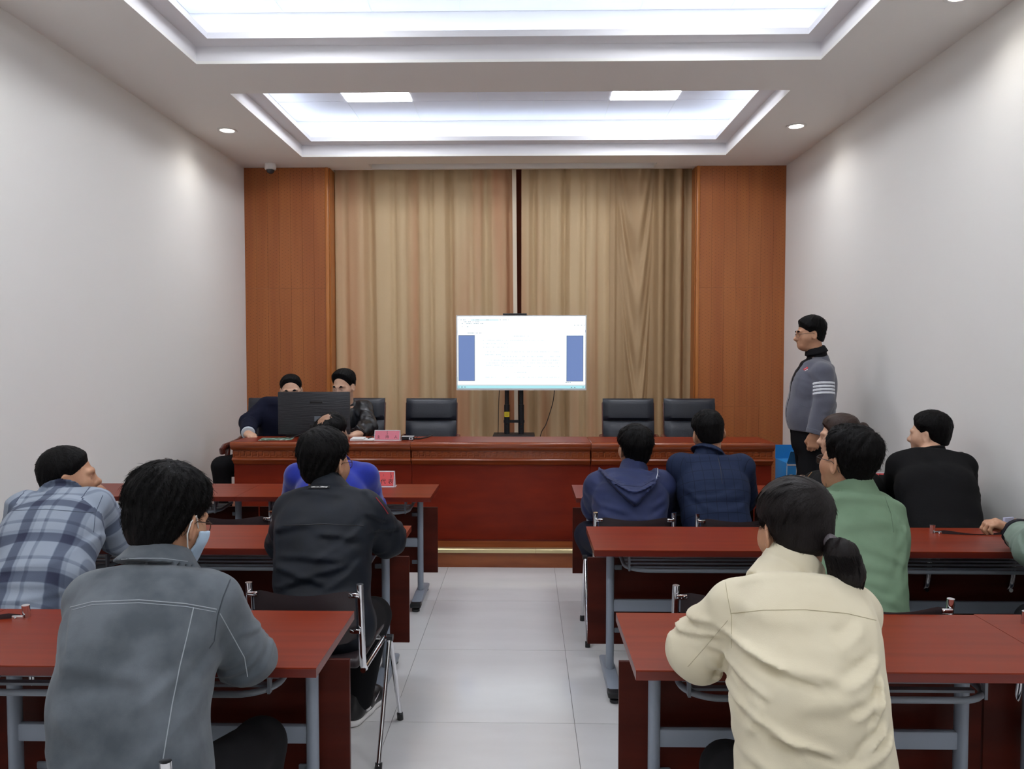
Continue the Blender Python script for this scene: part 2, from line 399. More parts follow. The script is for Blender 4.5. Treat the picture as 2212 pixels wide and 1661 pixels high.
# ================================================================== CONFERENCE DESKS ON THE STAGE
DF = 5.776
def desk(x0, x1, label):
    t = thing('conference_desk', label, 'desk', ((x0 + x1) / 2, DF, SZ), 0, 'conference desks joined in a line on the stage')
    hw = (x1 - x0) / 2 - .0012; T = .757
    # top slab with rounded nose
    prof = [(-.085, T - .012), (-.081, T - .004), (-.07, T), (.33, T), (.33, T - .045), (-.02, T - .068), (-.055, T - .062), (-.066, T - .05), (-.082, T - .036)]
    MB().prism_x(prof, -hw, hw).build('top', m_deskm, t, bevel=.002, angle=50)
    MB().box(-hw + .004, hw - .004, -.07, .328, T, T + .0015).build('top_veneer', m_red, t)
    # band with carved fret
    MB().box(-hw + .004, hw - .004, -.040, .02, T - .125, T - .06).build('frieze_band', m_deskm, t)
    MB().prism_x([(-.052, T - .128), (-.056, T - .136), (-.05, T - .145), (-.04, T - .148), (-.03, T - .16), (-.015, T - .175), (0, T - .18), (.02, T - .18), (.02, T - .122), (-.045, T - .122)], -hw + .002, hw - .002).build('lower_moulding', m_deskm, t, bevel=.0015, angle=50)
    fr = MB(); z0, z1 = T - .117, T - .073; h = z1 - z0; n = round(2 * (hw - .01) / .0455); pw = 2 * (hw - .008) / n; bw = h * .17; kk = .1
    for k in range(n):
        xa = -hw + .008 + k * pw; L_ = pw * .9
        def bar(u0, u1, v0, v1): fr.box(xa + u0 * L_, xa + u1 * L_, -.0432, -.039, z0 + v0 * h, z0 + v1 * h)
        bar(0, .14, 0, 1); bar(0, 1, .83, 1); bar(.86, 1, .42, 1); bar(.3, 1, .42, .58); bar(.3, 1.05, 0, .17); bar(1.05, 1.11, 0, 1)
    o = fr.build('fret_relief', m_fret, t); o['kind'] = 'stuff'
    MB().box(-hw, hw, 0, .02, .012, T - .17).build('front_panel', m_desk, t)
    MB().box(-hw, hw, -.006, .02, 0, .012).build('plinth', m_rededge, t)
    for s in (-1, 1):
        MB().box(s * hw - (.022 if s > 0 else 0), s * hw + (.022 if s < 0 else 0), .02, .31, 0, T - .05).build('side_panel', m_desk, t)
    return t
desk(-2.222, -.866, 'left conference desk with the monitor and two people behind it')
desk(-.866, .482, 'middle conference desk in front of the television stand')
desk(.482, 1.842, 'right conference desk with two empty leather chairs behind it')

# ================================================================== TRAINING TABLES
TW, TD, TZ = 1.149, .455, .7125
def make_table():
    t = thing('training_table', 'x', 'table')
    hw = TW / 2
    MB().box(-hw, hw, 0, TD, TZ - .0035, TZ).build('tabletop', m_red, t)
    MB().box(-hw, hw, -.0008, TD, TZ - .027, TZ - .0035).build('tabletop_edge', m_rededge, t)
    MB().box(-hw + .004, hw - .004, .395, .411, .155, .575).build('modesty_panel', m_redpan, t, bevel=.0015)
    for s in (-1, 1):
        x = s * (hw - .105)
        MB().tube([(x, .33, .055), (x, .33, TZ - .027)], .019, 16, ry=.026, up=(1, 0, 0)).build('leg', m_grey, t, smooth=True)
        ft = MB()
        ft.prism([(.10, .030), (.12, .022), (.50, .022), (.54, .03), (.54, .048), (.38, .068), (.28, .068), (.13, .052), (.10, .045)], lambda u, v, sd: (x + (-.03 if sd == 0 else .03), u, v))
        fo = ft.build('foot', m_grey, t, bevel=.008, angle=30)
        for yk in (.115, .525):
            MB().lathe([(.017, 0), (.024, .003), (.024, .016), (.012, .02), (.012, .026)], (x, yk, 0), 14).build('foot_glide', m_black, fo)
        MB().box(x - .033, x + .033, .088, .15, .024, .052).build('foot_cap', m_black, fo, bevel=.008)
        MB().box(x - s * .03 - .012, x - s * .03 + .012, .27, .36, TZ - .085, TZ - .027).build('top_bracket', m_greyd, t, bevel=.003)
        for zc in (.53, .225):
            MB().box(x - s * .045 - .018, x - s * .045 + .018, .385, .395, zc - .012, zc + .012).build('panel_clip', m_greyd, t, bevel=.004)
        hk = MB(); xb = s * (hw - .165)
        hk.tube([(xb, .20, TZ - .027), (xb, .12, TZ - .085)], .006, 6).box(xb - .004, xb + .004, .105, .125, TZ - .12, TZ - .027)
        hk.build('rack_hanger', m_greyd, t)
    MB().box(-hw + .115, hw - .115, .318, .342, .338, .395).build('crossbar', m_grey, t, bevel=.006)
    xe = hw - .15; R = .10; zb = TZ - .11
    pts = [(-xe, .34, zb + .01)]
    for k in range(9):
        a = PI + k * PI / 16; pts.append((-xe + R + R * math.cos(a), .08 + R + R * math.sin(a), zb))
    for k in range(9):
        a = 1.5 * PI + k * PI / 16; pts.append((xe - R + R * math.cos(a), .08 + R + R * math.sin(a), zb))
    pts.append((xe, .34, zb + .01))
    rk = MB().tube(pts, .0095, 10).build('rack_frame', m_greyd, t, smooth=True)
    for y in (.145, .205, .265, .325):
        xx = xe - (.03 if y < .16 else .004)
        MB().box(-xx, xx, y - .011, y + .011, zb - .004, zb + .004).build('rack_slat', m_greyd, rk)
    return t
XA, XB = -.56, .290       # aisle side ends of the left and right table blocks
ROWY = {1: 4.455, 2: 3.262, 3: 2.012}
base_table = make_table(); first = True
TLAB = {(1, 0): 'front row training table at the left aisle with a red name card', (1, 1): 'front row training table against the left wall, nobody sitting at it',
        (1, 2): 'front row training table at the right aisle, two people in navy leaning on it', (1, 3): 'front row training table against the right wall, behind the person in black coat',
        (2, 0): 'second row training table at the left aisle under the black bomber jacket person', (2, 1): 'second row training table by the left wall under the plaid shirt person',
        (2, 2): 'second row training table at the right aisle with a grey steel foot in the open', (2, 3): 'second row training table by the right wall under the folded hands',
        (3, 0): 'nearest training table left of the aisle under the grey suede jacket', (3, 1): 'nearest training table by the left wall, cut by the picture edge',
        (3, 2): 'nearest training table right of the aisle under the cream jacket person', (3, 3): 'nearest training table by the right wall, mostly cut by the picture edge'}
for r in (1, 2, 3):
    for k in range(4):
        xc = (XA - TW / 2 - .001, XA - 1.5 * TW - .003, XB + TW / 2 + .001, XB + 1.5 * TW + .003)[k]
        o = base_table if first else copy_tree(base_table); first = False
        o.location = (xc, ROWY[r] + (.006 if (r == 3 and k == 3) else 0), 0); tag(o, TLAB[(r, k)], 'table', 'folding training tables in three rows')

# ================================================================== CHROME STACKING CHAIRS
def make_chair():
    t = thing('stacking_chair', 'x', 'chair')
    hw = .197
    bk = MB(); nx, nz = 13, 9
    def bp(u, v, back):
        x = u * (hw - .017); z = .535 + .205 * v + .022 * v * (abs(u) ** 2 - 1) - .018 * (abs(u) ** 8) * (1 if v > .5 else -1) * abs(2 * v - 1) ** 3
        y = -.238 - .038 * (1 - u * u) + (.020 if not back else -.004) * (1 - abs(u) ** 6) ** .5 * (1 - abs(2 * v - 1) ** 8) ** .5 - .02 * v
        return (x, y, z)
    V = [bp(-1 + 2 * i / (nx - 1), j / (nz - 1), b) for b in (0, 1) for i in range(nx) for j in range(nz)]
    F = []; o2 = nx * nz
    for i in range(nx - 1):
        for j in range(nz - 1):
            a = i * nz + j; F.append((a, a + nz, a + nz + 1, a + 1)); F.append((o2 + a, o2 + a + 1, o2 + a + nz + 1, o2 + a + nz))
    rim = [(i * nz) for i in range(nx)] + [(nx - 1) * nz + j for j in range(1, nz)] + [i * nz + nz - 1 for i in range(nx - 2, -1, -1)] + [j for j in range(nz - 2, 0, -1)]
    for k in range(len(rim)):
        a, b_ = rim[k], rim[(k + 1) % len(rim)]; F.append((b_, a, o2 + a, o2 + b_))
    bk.add(V, F); bk.build('backrest', m_vinyl, t, smooth=True)
    MB().box(-hw + .02, hw - .02, -.20, .22, .425, .462).build('seat', m_vinyl, t, bevel=.016, seg=4)
    for s in (-1, 1):
        x = s * hw
        MB().tube([(x, -.20, .43), (x, -.222, .455), (x, -.232, .50), (x, -.258, .752)], .0125, 12, ry=.010, up=(1, 0, 0)).build('back_post', m_chrome, t, smooth=True)
        MB().tube([(x, -.222, .432), (x, .10, .425), (x, .12, .42)], .010, 10).build('side_rail', m_chrome, t, smooth=True)
        for y1 in (-.10, .31):
            MB().tube([(x + s * .022, .115, .425), (x + s * .022, .11 if y1 < 0 else .13, .41), (x + s * .024, y1, .02)], .0095, 12).build('leg', m_chrome, t, smooth=True)
            MB().tube([(x + s * .024, y1, 0), (x + s * .024, y1 + (.008 if y1 < 0 else -.008), .03)], .0135, 10).build('rubber_foot', m_black, t)
        MB().tube([(x + s * .012, .115, .425), (x + s * .036, .115, .425)], .014, 12).build('pivot_knob', m_black, t)
        for z in (.715, .585):
            y = -.24 - .02 * (z - .535) / .215 - .012
            pb = MB().box(min(x, x - s * .036), max(x, x - s * .036), y - .005, y + .003, z - .008, z + .008).build('back_clip', m_chrome, t, bevel=.002)
            MB().tube([(x - s * .028, y - .009, z), (x - s * .028, y, z)], .005, 8).build('screw', m_chrome, pb)
    MB().tube([(-hw, .115, .425), (hw, .115, .425)], .009, 8).build('cross_rod', m_chrome, t)
    return t
base_chair = make_chair(); cfirst = True
def chair(x, yback, label, rz=0):
    global cfirst
    o = base_chair if cfirst else copy_tree(base_chair); cfirst = False
    o.location = (x, yback + .245, 0); o.rotation_euler = (0, 0, rz); tag(o, label, 'chair', 'chrome and brown vinyl stacking chairs')
chair(-.766, 2.65, 'chrome chair behind the person in the black bomber jacket, its side legs in the aisle', math.radians(-2))
chair(-1.79, 2.40, 'chrome chair under the person in the plaid shirt')
chair(.715, 2.65, 'empty chrome chair left of the green jacket person, behind the cream jacket')
chair(1.19, 2.52, 'chrome chair under the person in the sage green jacket')
chair(1.75, 2.40, 'chrome chair at the right picture edge by the wall, below the folded hands')
chair(-.905, 1.478, 'chrome chair under the person in the grey suede jacket')
chair(.66, 1.42, 'chrome chair under the person in the cream jacket')
chair(-1.02, 3.87, 'chrome chair under the person in royal blue')
chair(-1.495, 3.87, 'empty chrome chair beside the person in royal blue')
chair(.547, 3.87, 'chrome chair under the person in the navy hooded jacket')
chair(1.055, 3.85, 'chrome chair under the person in the checked navy suit')
chair(1.63, 3.72, 'chrome chair under the person with the brown hair bun')
chair(2.10, 3.62, 'chrome chair under the person in the black coat by the right wall')

# ================================================================== LEATHER CONFERENCE CHAIRS
def make_boss():
    t = thing('conference_chair', 'x', 'chair')
    def pad(name, zs, ys, th, hw):
        mb = MB(); nx, nz = 15, 9; V = []; F = []
        for b in (0, 1):
            for i in range(nx):
                for j in range(nz):
                    u = -1 + 2 * i / (nx - 1); v = j / (nz - 1)
                    z = zs[0] + (zs[1] - zs[0]) * v; y = ys[0] + (ys[1] - ys[0]) * v
                    e = ((1 - abs(u) ** 6) * (1 - abs(2 * v - 1) ** 6)) ** .5
                    V.append((u * hw, y + (-th * (.35 + .65 * e) if b == 0 else th * .3), z))
        o2 = nx * nz
        for i in range(nx - 1):
            for j in range(nz - 1):
                a = i * nz + j; F.append((a, a + 1, a + nz + 1, a + nz)); F.append((o2 + a, o2 + a + nz, o2 + a + nz + 1, o2 + a + 1))
        rim = [(i * nz) for i in range(nx)] + [(nx - 1) * nz + j for j in range(1, nz)] + [i * nz + nz - 1 for i in range(nx - 2, -1, -1)] + [j for j in range(nz - 2, 0, -1)]
        for k in range(len(rim)):
            a, b_ = rim[k], rim[(k + 1) % len(rim)]; F.append((a, b_, o2 + b_, o2 + a))
        return mb.add(V, F).build(name, m_leather, t, bevel=.0, smooth=True)
    pad('upper_back_pad', (.835, 1.025), (.315, .345), .05, .222)
    pad('lower_back_pad', (.50, .832), (.255, .312), .055, .222)
    MB().prism([(-.228, .46), (.228, .46), (.230, .98), (.214, 1.018), (-.214, 1.018), (-.230, .98)], lambda u, v, sd: (u, .262 + .14 * (v - .46) + (.02 if sd else 0), v)).build('back_shell', m_rosew, t, bevel=.006)
    MB().box(-.212, .212, -.22, .26, .40, .49).build('seat', m_leather, t, bevel=.03, seg=4)
    for s in (-1, 1):
        x = s * .238
        pts = [(x, .27, .70), (x, .10, .665), (x, -.08, .655), (x, -.20, .65), (x, -.245, .63), (x, -.235, .60)]
        MB().tube(pts, [.02, .024, .026, .028, .03, .02], 12, ry=.024, up=(0, 0, 1)).build('armrest', m_rosew, t, smooth=True)
        MB().tube([(x, -.12, .64), (x, -.17, .45), (x - s * .02, -.2, .2), (x - s * .02, -.21, 0)], [.022, .022, .02, .017], 10).build('leg', m_rosew, t, smooth=True)
        MB().tube([(x, .24, .70), (x - s * .02, .26, .4), (x - s * .02, .30, 0)], [.02, .022, .017], 10).build('leg', m_rosew, t, smooth=True)
        MB().tube([(x - s * .02, -.18, .42), (x - s * .02, .26, .42)], .018, 8).build('side_rail', m_rosew, t)
    return t
base_boss = make_boss(); bfirst = True
for px, lb, yb in ((589, 'black leather conference chair under the person in navy at the monitor', 6.47), (776, 'black leather conference chair under the person in the leather jacket', 6.47),
               (931.5, 'empty black leather chair just left of the television stand', 6.44), (1357.5, 'empty black leather chair right of the television, behind the hooded jacket person', 6.44),
               (1490, 'empty black leather chair nearest the right pillar', 6.44)):
    o = base_boss if bfirst else copy_tree(base_boss); bfirst = False
    o.location = (P(px, 900, yb + .3).x, yb, SZ); tag(o, lb, 'chair', 'black leather conference chairs behind the desks')
# ================================================================== TELEVISION ON ITS TROLLEY
YT = 7.28
a = P(985.5, 681, YT); b = P(1266.5, 843, YT)
tx0, tx1, tz0, tz1 = a.x, b.x, b.z, a.z
m_bez = mat('silver_bezel', S(214, 217, 220), 0.35, metal=0.2)
m_scr = mat('lit_screen', S(10, 10, 10), 0.3, emit=((0.93, 0.99, 1.0, 1), 1.25))
m_scb = mat('lit_blue_block', S(10, 10, 10), 0.3, emit=(S(112, 136, 190), 1.0))
m_scl = mat('lit_pale_text', S(10, 10, 10), 0.3, emit=(S(226, 236, 241), 1.0))
m_scd = mat('lit_dark_text', S(10, 10, 10), 0.3, emit=(S(128, 152, 166), 1.0))
m_sco = mat('lit_dark_outline', S(10, 10, 10), 0.3, emit=(S(64, 84, 110), 1.0))
m_scc = mat('lit_cyan_bar', S(10, 10, 10), 0.3, emit=(S(176, 236, 244), 1.0))
m_scg = mat('lit_green_mark', S(10, 10, 10), 0.3, emit=(S(40, 150, 80), 1.0))
tv = thing('television', 'wide flat television showing a white document on a mobile stand', 'television', ((tx0 + tx1) / 2, YT, tz0))
cx, cw, ch = (tx0 + tx1) / 2, (tx1 - tx0) / 2, tz1 - tz0
bz = .011
MB().box(-cw, cw, 0, .045, 0, ch).build('housing', m_black, tv, bevel=.004)
fb = MB(); fb.box(-cw, cw, -.006, 0, ch - bz, ch).box(-cw, cw, -.006, 0, 0, bz * 1.6).box(-cw, -cw + bz, -.006, 0, bz * 1.6, ch - bz).box(cw - bz, cw, -.006, 0, bz * 1.6, ch - bz)
fb.build('bezel', m_bez, tv)
sc_ = MB().box(-cw + bz, cw - bz, -.003, -.001, bz * 1.6, ch - bz).build('screen', m_scr, tv); sc_['label'] = 'glowing screen with a document between two blue blocks'
def scr(px0, py0, px1, py1, m, nm, d=.0036):
    a_ = P(px0, py0, YT); b_ = P(px1, py1, YT)
    return MB().box(a_.x - cx, b_.x - cx, -d, -.003, b_.z - tz0, a_.z - tz0).build(nm, m, sc_)
scr(990.2, 724.2, 1025.8, 822.8, m_sco, 'block_outline', .0033); scr(1223.7, 724.7, 1259.8, 823.8, m_sco, 'block_outline', .0033)
scr(991, 725, 1025, 822, m_scb, 'blue_block'); scr(1224.5, 725.5, 1259, 823, m_scb, 'blue_block')
scr(988, 831, 1264.5, 832.5, m_scd, 'task_bar_line'); scr(988, 833, 1264.5, 840, m_scc, 'task_bar', .0034)
scr(1017, 690.5, 1077, 692, m_scc, 'tab_bar')
rnd = random.Random(5)
tb = MB()
def word_row(x0, x1, y, hgt, fill, mb):
    x = x0
    while x < x1:
        wd = rnd.uniform(1.2, 3.2)
        if rnd.random() < fill:
            a_ = P(x, y, YT); b_ = P(min(x + wd, x1), y + hgt, YT); mb.box(a_.x - cx, b_.x - cx, -.0038, -.003, b_.z - tz0, a_.z - tz0)
        x += wd + .7
for (x0, x1, y, f) in ((1043, 1175, 734, .8), (1044, 1098, 741, .7), (1044, 1105, 749, .7), (1043, 1210, 759, .5), (1048, 1085, 765, .8), (1085, 1210, 769, .5), (1050, 1208, 777, .6), (1050, 1210, 783, .6), (1050, 1085, 788, .7), (1086, 1210, 791, .4), (1045, 1208, 814, .6)):
    word_row(x0, x1, y, 2.0, f, tb)
word_row(1108, 1142, 724.5, 3, .9, tb); word_row(1112, 1137, 803, 2.6, .9, tb)
o = tb.build('document_text', m_scl, sc_); o['kind'] = 'stuff'
td = MB()
for (x0, x1, y) in ((989, 1007, 690.3), (1019, 1038, 690.3), (1048, 1059, 690.3), (1078, 1099, 690.3), (995, 1035, 694.5), (995, 1045, 698.5), (998, 1012, 705), (1010, 1040, 719), (1240, 1264, 702)):
    word_row(x0, x1, y, 1.3, .55, td)
for (x0, x1, y) in ((990, 992.5, 835), (996, 1000, 835), (1003, 1006, 835), (1222, 1224, 825), (1226, 1228, 825), (1230.5, 1232.5, 825), (1233, 1236, 836), (1240, 1243, 836), (1258, 1261, 835)): 
    a_ = P(x0, y, YT); b_ = P(x1, y + 2, YT); td.box(a_.x - cx, b_.x - cx, -.004, -.003, b_.z - tz0, a_.z - tz0)
o = td.build('menu_text', m_scd, sc_); o['kind'] = 'stuff'
scr(986.6, 713, 988.4, 721, m_scb, 'edge_mark'); scr(986.6, 814, 988.6, 832, m_scg, 'edge_mark'); scr(1264, 713, 1266, 718, m_scb, 'edge_mark')
a = P(1086, 676, YT); b = P(1138, 680, YT)
wc = thing('camera_bar', 'slim black camera bar on top of the television', 'webcam', ((a.x + b.x) / 2, YT, tz1))
MB().box(-(b.x - a.x) / 2, (b.x - a.x) / 2, -.012, .03, .001, .018).build('bar', m_black, wc, bevel=.004)
MB().tube([(0, -.0125, .010), (0, -.016, .010)], .005, 12).build('lens', m_dark, wc)
# trolley
ts = thing('television_stand', 'black two post trolley carrying the television', 'stand', (P(1110.5, 900, YT + .09).x, YT + .09, SZ))
for px in (1095, 1126):
    x = P(px, 900, YT + .09).x - ts.location.x
    MB().tube([(x, 0, .10), (x, 0, .93)], .027, 12).build('post', m_dark, ts, smooth=True)
    MB().tube([(x, 0, .90), (x, 0, 1.75)], .021, 12).build('inner_post', m_dark, ts, smooth=True)
    for zz_ in (.70, .745):
        MB().tube([(x, -.03, zz_), (x, -.024, zz_)], .004, 8).build('bolt', m_chrome, ts)
    MB().box(x - .03, x + .03, -.30, .30, .05, .10).build('foot', m_dark, ts, bevel=.01)
    for yk in (-.26, .26):
        MB().tube([(x - .015, yk, .028), (x + .015, yk, .028)], .028, 14).build('caster', m_black, ts)
z = P(1110, 910, YT + .09).z - SZ
MB().box(-.10, .10, -.012, .012, z - .012, z + .012).build('cross_bar', m_dark, ts)
MB().box(-.12, .12, -.046, -.02, 1.30, 1.60).build('mount_plate', m_dark, ts)
z = P(1110, 941, YT - .02).z - SZ
MB().box(P(1065, 900, YT).x - ts.location.x, P(1155, 900, YT).x - ts.location.x, -.20, .12, z - .012, z + .008).build('shelf', m_dark, ts, bevel=.004)
m_yel = mat('yellow_sticker', S(226, 200, 30), 0.5)
x = P(1095, 895, YT + .06).x - ts.location.x; z = P(1095, 895, YT + .06).z - SZ
stk = MB().box(x - .024, x + .024, -.0285, -.026, z - .024, z + .024).build('warning_sticker', m_yel, ts)
mk = MB()
for k in range(4): mk.box(x - .018, x + .018 - .006 * (k % 2), -.0292, -.0285, z + .012 - k * .009, z + .015 - k * .009)
mk.build('sticker_print', m_ink, stk)
m_cab = mat('cable_black', S(24, 20, 20), .5)
def cable(pts, r, label, name='power_cable', m=None):
    c = [Vector(p_) for p_ in pts]; out = []
    for i in range(len(c) - 1):
        p0, p1, p2, p3 = c[max(i - 1, 0)], c[i], c[i + 1], c[min(i + 2, len(c) - 1)]
        for k in range(8):
            t_ = k / 8; out.append(.5 * ((2 * p1) + (p2 - p0) * t_ + (2 * p0 - 5 * p1 + 4 * p2 - p3) * t_ ** 2 + (3 * p1 - p0 - 3 * p2 + p3) * t_ ** 3))
    out.append(c[-1])
    return tag(MB().tube(out, r, 8).build(name, m or m_cab, smooth=True), label, 'cable')
cable([P(1198, 838, YT + .06), P(1194, 870, YT + .08), P(1180, 915, YT + .1), P(1166, 950, YT + .12), (.1, 7.5, .16)], .004, 'dark cord hanging slanted from the right half of the television')
cable([P(1079, 838, YT + .06), P(1077, 880, YT + .08), P(1076, 930, YT + .1), P(1074, 980, YT + .12), (-.32, 7.5, .16)], .0035, 'thin cord hanging straight down left of the trolley posts')

# ================================================================== TEXT
def text_obj(body, size, m, parent, M, name='lettering', extrude=.0004, offset=0.0, align='CENTER', shear=0.0):
    cu = bpy.data.curves.new(name, 'FONT'); cu.body = body; cu.size = size; cu.align_x = align; cu.align_y = 'CENTER'; cu.extrude = extrude; cu.resolution_u = 2; cu.offset = offset; cu.shear = shear
    ob = bpy.data.objects.new(name, cu); COL.objects.link(ob)
    dg = bpy.context.evaluated_depsgraph_get(); me = bpy.data.meshes.new_from_object(ob.evaluated_get(dg))
    bpy.data.objects.remove(ob, do_unlink=True)
    me.transform(M); me.name = name; me.materials.clear()
    return link_mesh(name, me, m, parent)
def script_column(mb, u, v, h, seed):
    """a column of traditional vertical script: spine with teeth, bows and a tail, as (u,v) boxes"""
    r = random.Random(seed); bars = [(u - h * .02, u + h * .02, v - h / 2, v + h / 2)]
    y = v + h / 2
    while y > v - h * .42:
        k = r.choice('ttlb'); s = h * .075
        if k == 't': bars.append((u - h * .10, u, y - s * .6, y))
        elif k == 'l': bars += [(u, u + h * .11, y - s * .5, y), (u + h * .08, u + h * .11, y - s * 1.3, y)]
        else: bars += [(u - h * .12, u, y - s * .4, y), (u - h * .12, u - h * .08, y - s * 1.4, y), (u - h * .12, u, y - s * 1.5, y - s * 1.1)]
        y -= s * r.uniform(1.4, 2.0)
    bars.append((u - h * .14, u, v - h / 2, v - h * .46))
    return bars
# ================================================================== NAME CARDS
m_clear = bpy.data.materials.new('clear_acrylic'); m_clear.use_nodes = True
_b = m_clear.node_tree.nodes['Principled BSDF']; _b.inputs['Base Color'].default_value = S(240, 240, 244); _b.inputs['Roughness'].default_value = .05; _b.inputs['Transmission Weight'].default_value = 1.0; _b.inputs['IOR'].default_value = 1.1
def name_card(x, y, z, w_, h_, chars, label, mcard, rz=0.0, scripts=3):
    t = thing('name_card', label, 'name card', (x, y, z), rz, 'acrylic tent name cards')
    tl = h_ * .32                                        # leans back
    def at(u, v, d): return Vector((u, v / h_ * tl - d, v))
    def slab(name, u0, u1, v0, v1, d0, d1, m, par):
        V = [at(u0, v0, d0), at(u1, v0, d0), at(u1, v1, d0), at(u0, v1, d0), at(u0, v0, d1), at(u1, v0, d1), at(u1, v1, d1), at(u0, v1, d1)]
        return MB().add(V, [(0, 1, 2, 3), (7, 6, 5, 4), (0, 4, 5, 1), (1, 5, 6, 2), (2, 6, 7, 3), (3, 7, 4, 0)]).build(name, m, par)
    hw = w_ / 2
    cd = slab('card', -hw + .006, hw - .006, .008, h_ - .006, .0, .001, mcard, t)
    fr = MB()
    for (u0, u1, v0, v1) in ((-hw, hw, 0, .006), (-hw, hw, h_ - .005, h_), (-hw, -hw + .004, 0, h_), (hw - .004, hw, 0, h_)):
        V = [at(u0, v0, .003), at(u1, v0, .003), at(u1, v1, .003), at(u0, v1, .003), at(u0, v0, -.001), at(u1, v0, -.001), at(u1, v1, -.001), at(u0, v1, -.001)]
        fr.add(V, [(0, 1, 2, 3), (7, 6, 5, 4), (0, 4, 5, 1), (1, 5, 6, 2), (2, 6, 7, 3), (3, 7, 4, 0)])
    # rear wing and base lip
    fr.add([(-hw, tl, h_), (hw, tl, h_), (hw, tl * 2, 0), (-hw, tl * 2, 0), (-hw, tl + .002, h_), (hw, tl + .002, h_), (hw, tl * 2 + .002, 0), (-hw, tl * 2 + .002, 0)], [(0, 1, 2, 3), (7, 6, 5, 4), (1, 5, 6, 2), (3, 7, 4, 0), (2, 6, 7, 3)])
    fr.box(hw - .003, hw + .008, .0, tl * 2, 0, .003).box(-hw, hw, -.006, .0, 0, .003)
    fr.build('acrylic_frame', m_acryl, t)
    ang = math.atan2(tl, h_)
    n = len(chars)
    for i, c in enumerate(chars):
        u = -hw + w_ * (i + .5) / n
        if c.strip():
            q = at(u, h_ * .33, .0012)
            text_obj(c, h_ * .36, m_ink, cd, Matrix.Translation(q) @ Matrix.Rotation(PI / 2 - ang, 4, 'X'), 'character')
    mb = MB()
    for i in range(scripts):
        u = -hw + w_ * (i + .5) / scripts; hh = h_ * (.36 if i == scripts - 1 or scripts == 1 else .14)
        for (u0, u1, v0, v1) in script_column(mb, u, h_ * .73, hh, 11 + i):
            V = [at(u0, v0, .0018), at(u1, v0, .0018), at(u1, v1, .0018), at(u0, v1, .0018), at(u0, v0, .001), at(u1, v0, .001), at(u1, v1, .001), at(u0, v1, .001)]
            mb.add(V, [(0, 1, 2, 3), (7, 6, 5, 4), (0, 4, 5, 1), (1, 5, 6, 2), (2, 6, 7, 3), (3, 7, 4, 0)])
    mb.build('vertical_script', m_ink, cd)
    return t
DT = SZ + .757 + .0015
p = P(836, 954, 5.80); name_card(p.x, 5.80, DT, .197, .078, '主持人', 'tent name card tinted pink by painted glare, reading 主持人 on the left conference desk', m_plate_glare, 0, 1)
p = P(800, 1054, 4.78); name_card(P(810, 1054, 4.78).x, 4.80, TZ, .235, .098, '   代表', 'red tent name card ending in 代表 on the front left table', m_plate, 0, 5)
name_card(P(1908, 1054, 4.80).x, 4.80, TZ, .24, .098, '   ', 'red tent name card mostly hidden between the hair bun person and the black coat person', m_plate, 0, 0)

# ================================================================== THINGS ON THE STAGE DESK
YM = 6.0
a = P(600.5, 846.5, YM); b = P(755, 939, YM)
mx0, mx1, mz0, mz1 = a.x, b.x, b.z, a.z
mon = thing('computer_monitor', 'black computer monitor seen from behind on the left conference desk', 'monitor', ((mx0 + mx1) / 2, YM, DT))
m_mon = mat('monitor_back', S(34, 36, 42), .42)
nt = m_mon.node_tree; N, L = nt.nodes, nt.links
tc = N.new('ShaderNodeTexCoord'); mp = N.new('ShaderNodeMapping'); mp.inputs['Scale'].default_value = (7, 7, 200); L.new(tc.outputs['Object'], mp.inputs[0])
no = N.new('ShaderNodeTexNoise'); no.inputs['Scale'].default_value = 1; no.inputs['Detail'].default_value = 2; L.new(mp.outputs[0], no.inputs['Vector'])
bp = N.new('ShaderNodeBump'); bp.inputs['Strength'].default_value = .9; bp.inputs['Distance'].default_value = .004; L.new(no.outputs['Fac'], bp.inputs['Height']); L.new(bp.outputs[0], N['Principled BSDF'].inputs['Normal'])
hw = (mx1 - mx0) / 2; z0 = mz0 - DT; z1 = mz1 - DT
MB().box(-hw, hw, 0, .03, z0, z1).build('back_cover', m_mon, mon, bevel=.006)
MB().box(-hw + .002, hw - .002, .03, .042, z0 + .002, z1 - .002).build('bezel', m_black, mon, bevel=.002)
MB().box(-hw + .016, hw - .016, .042, .0435, z0 + .02, z1 - .016).build('screen', mat('dim_screen', S(30, 40, 60), .2, emit=(S(150, 175, 215), .5)), mon)
a = P(664, 872, YM); b = P(692, 866, YM)
MB().box(-.05 + .02, .05 + .02 - .0, -.003, .0, z1 - .09, z1 - .068).build('badge', m_black, mon, bevel=.001)
q = P(690, 905, YM)
MB().box(q.x - mon.location.x - .04, q.x - mon.location.x + .07, -.0015, .0, z0 + .105, z0 + .145).build('type_label', mat('grey_label', S(98, 106, 116), .5), mon)
MB().box(-.03, .13, -.02, .0, z0 + .04, z0 + .085).build('port_cover', m_black, mon, bevel=.004)
MB().box(.02, .085, -.01, .025, .012, z0 + .06).build('stand_neck', m_black, mon, bevel=.005)
MB().box(-.07, .17, -.085, .085, 0, .012).build('stand_base', m_black, mon, bevel=.004)
mon.rotation_euler = (0, 0, math.radians(2.0))
cable([P(690, 915, YM - .03), P(676, 928, YM - .05), P(650, 938, YM - .08), P(626, 946, 5.90), P(612, 952, 5.85)], .0035, 'black cord drooping from the back of the monitor')
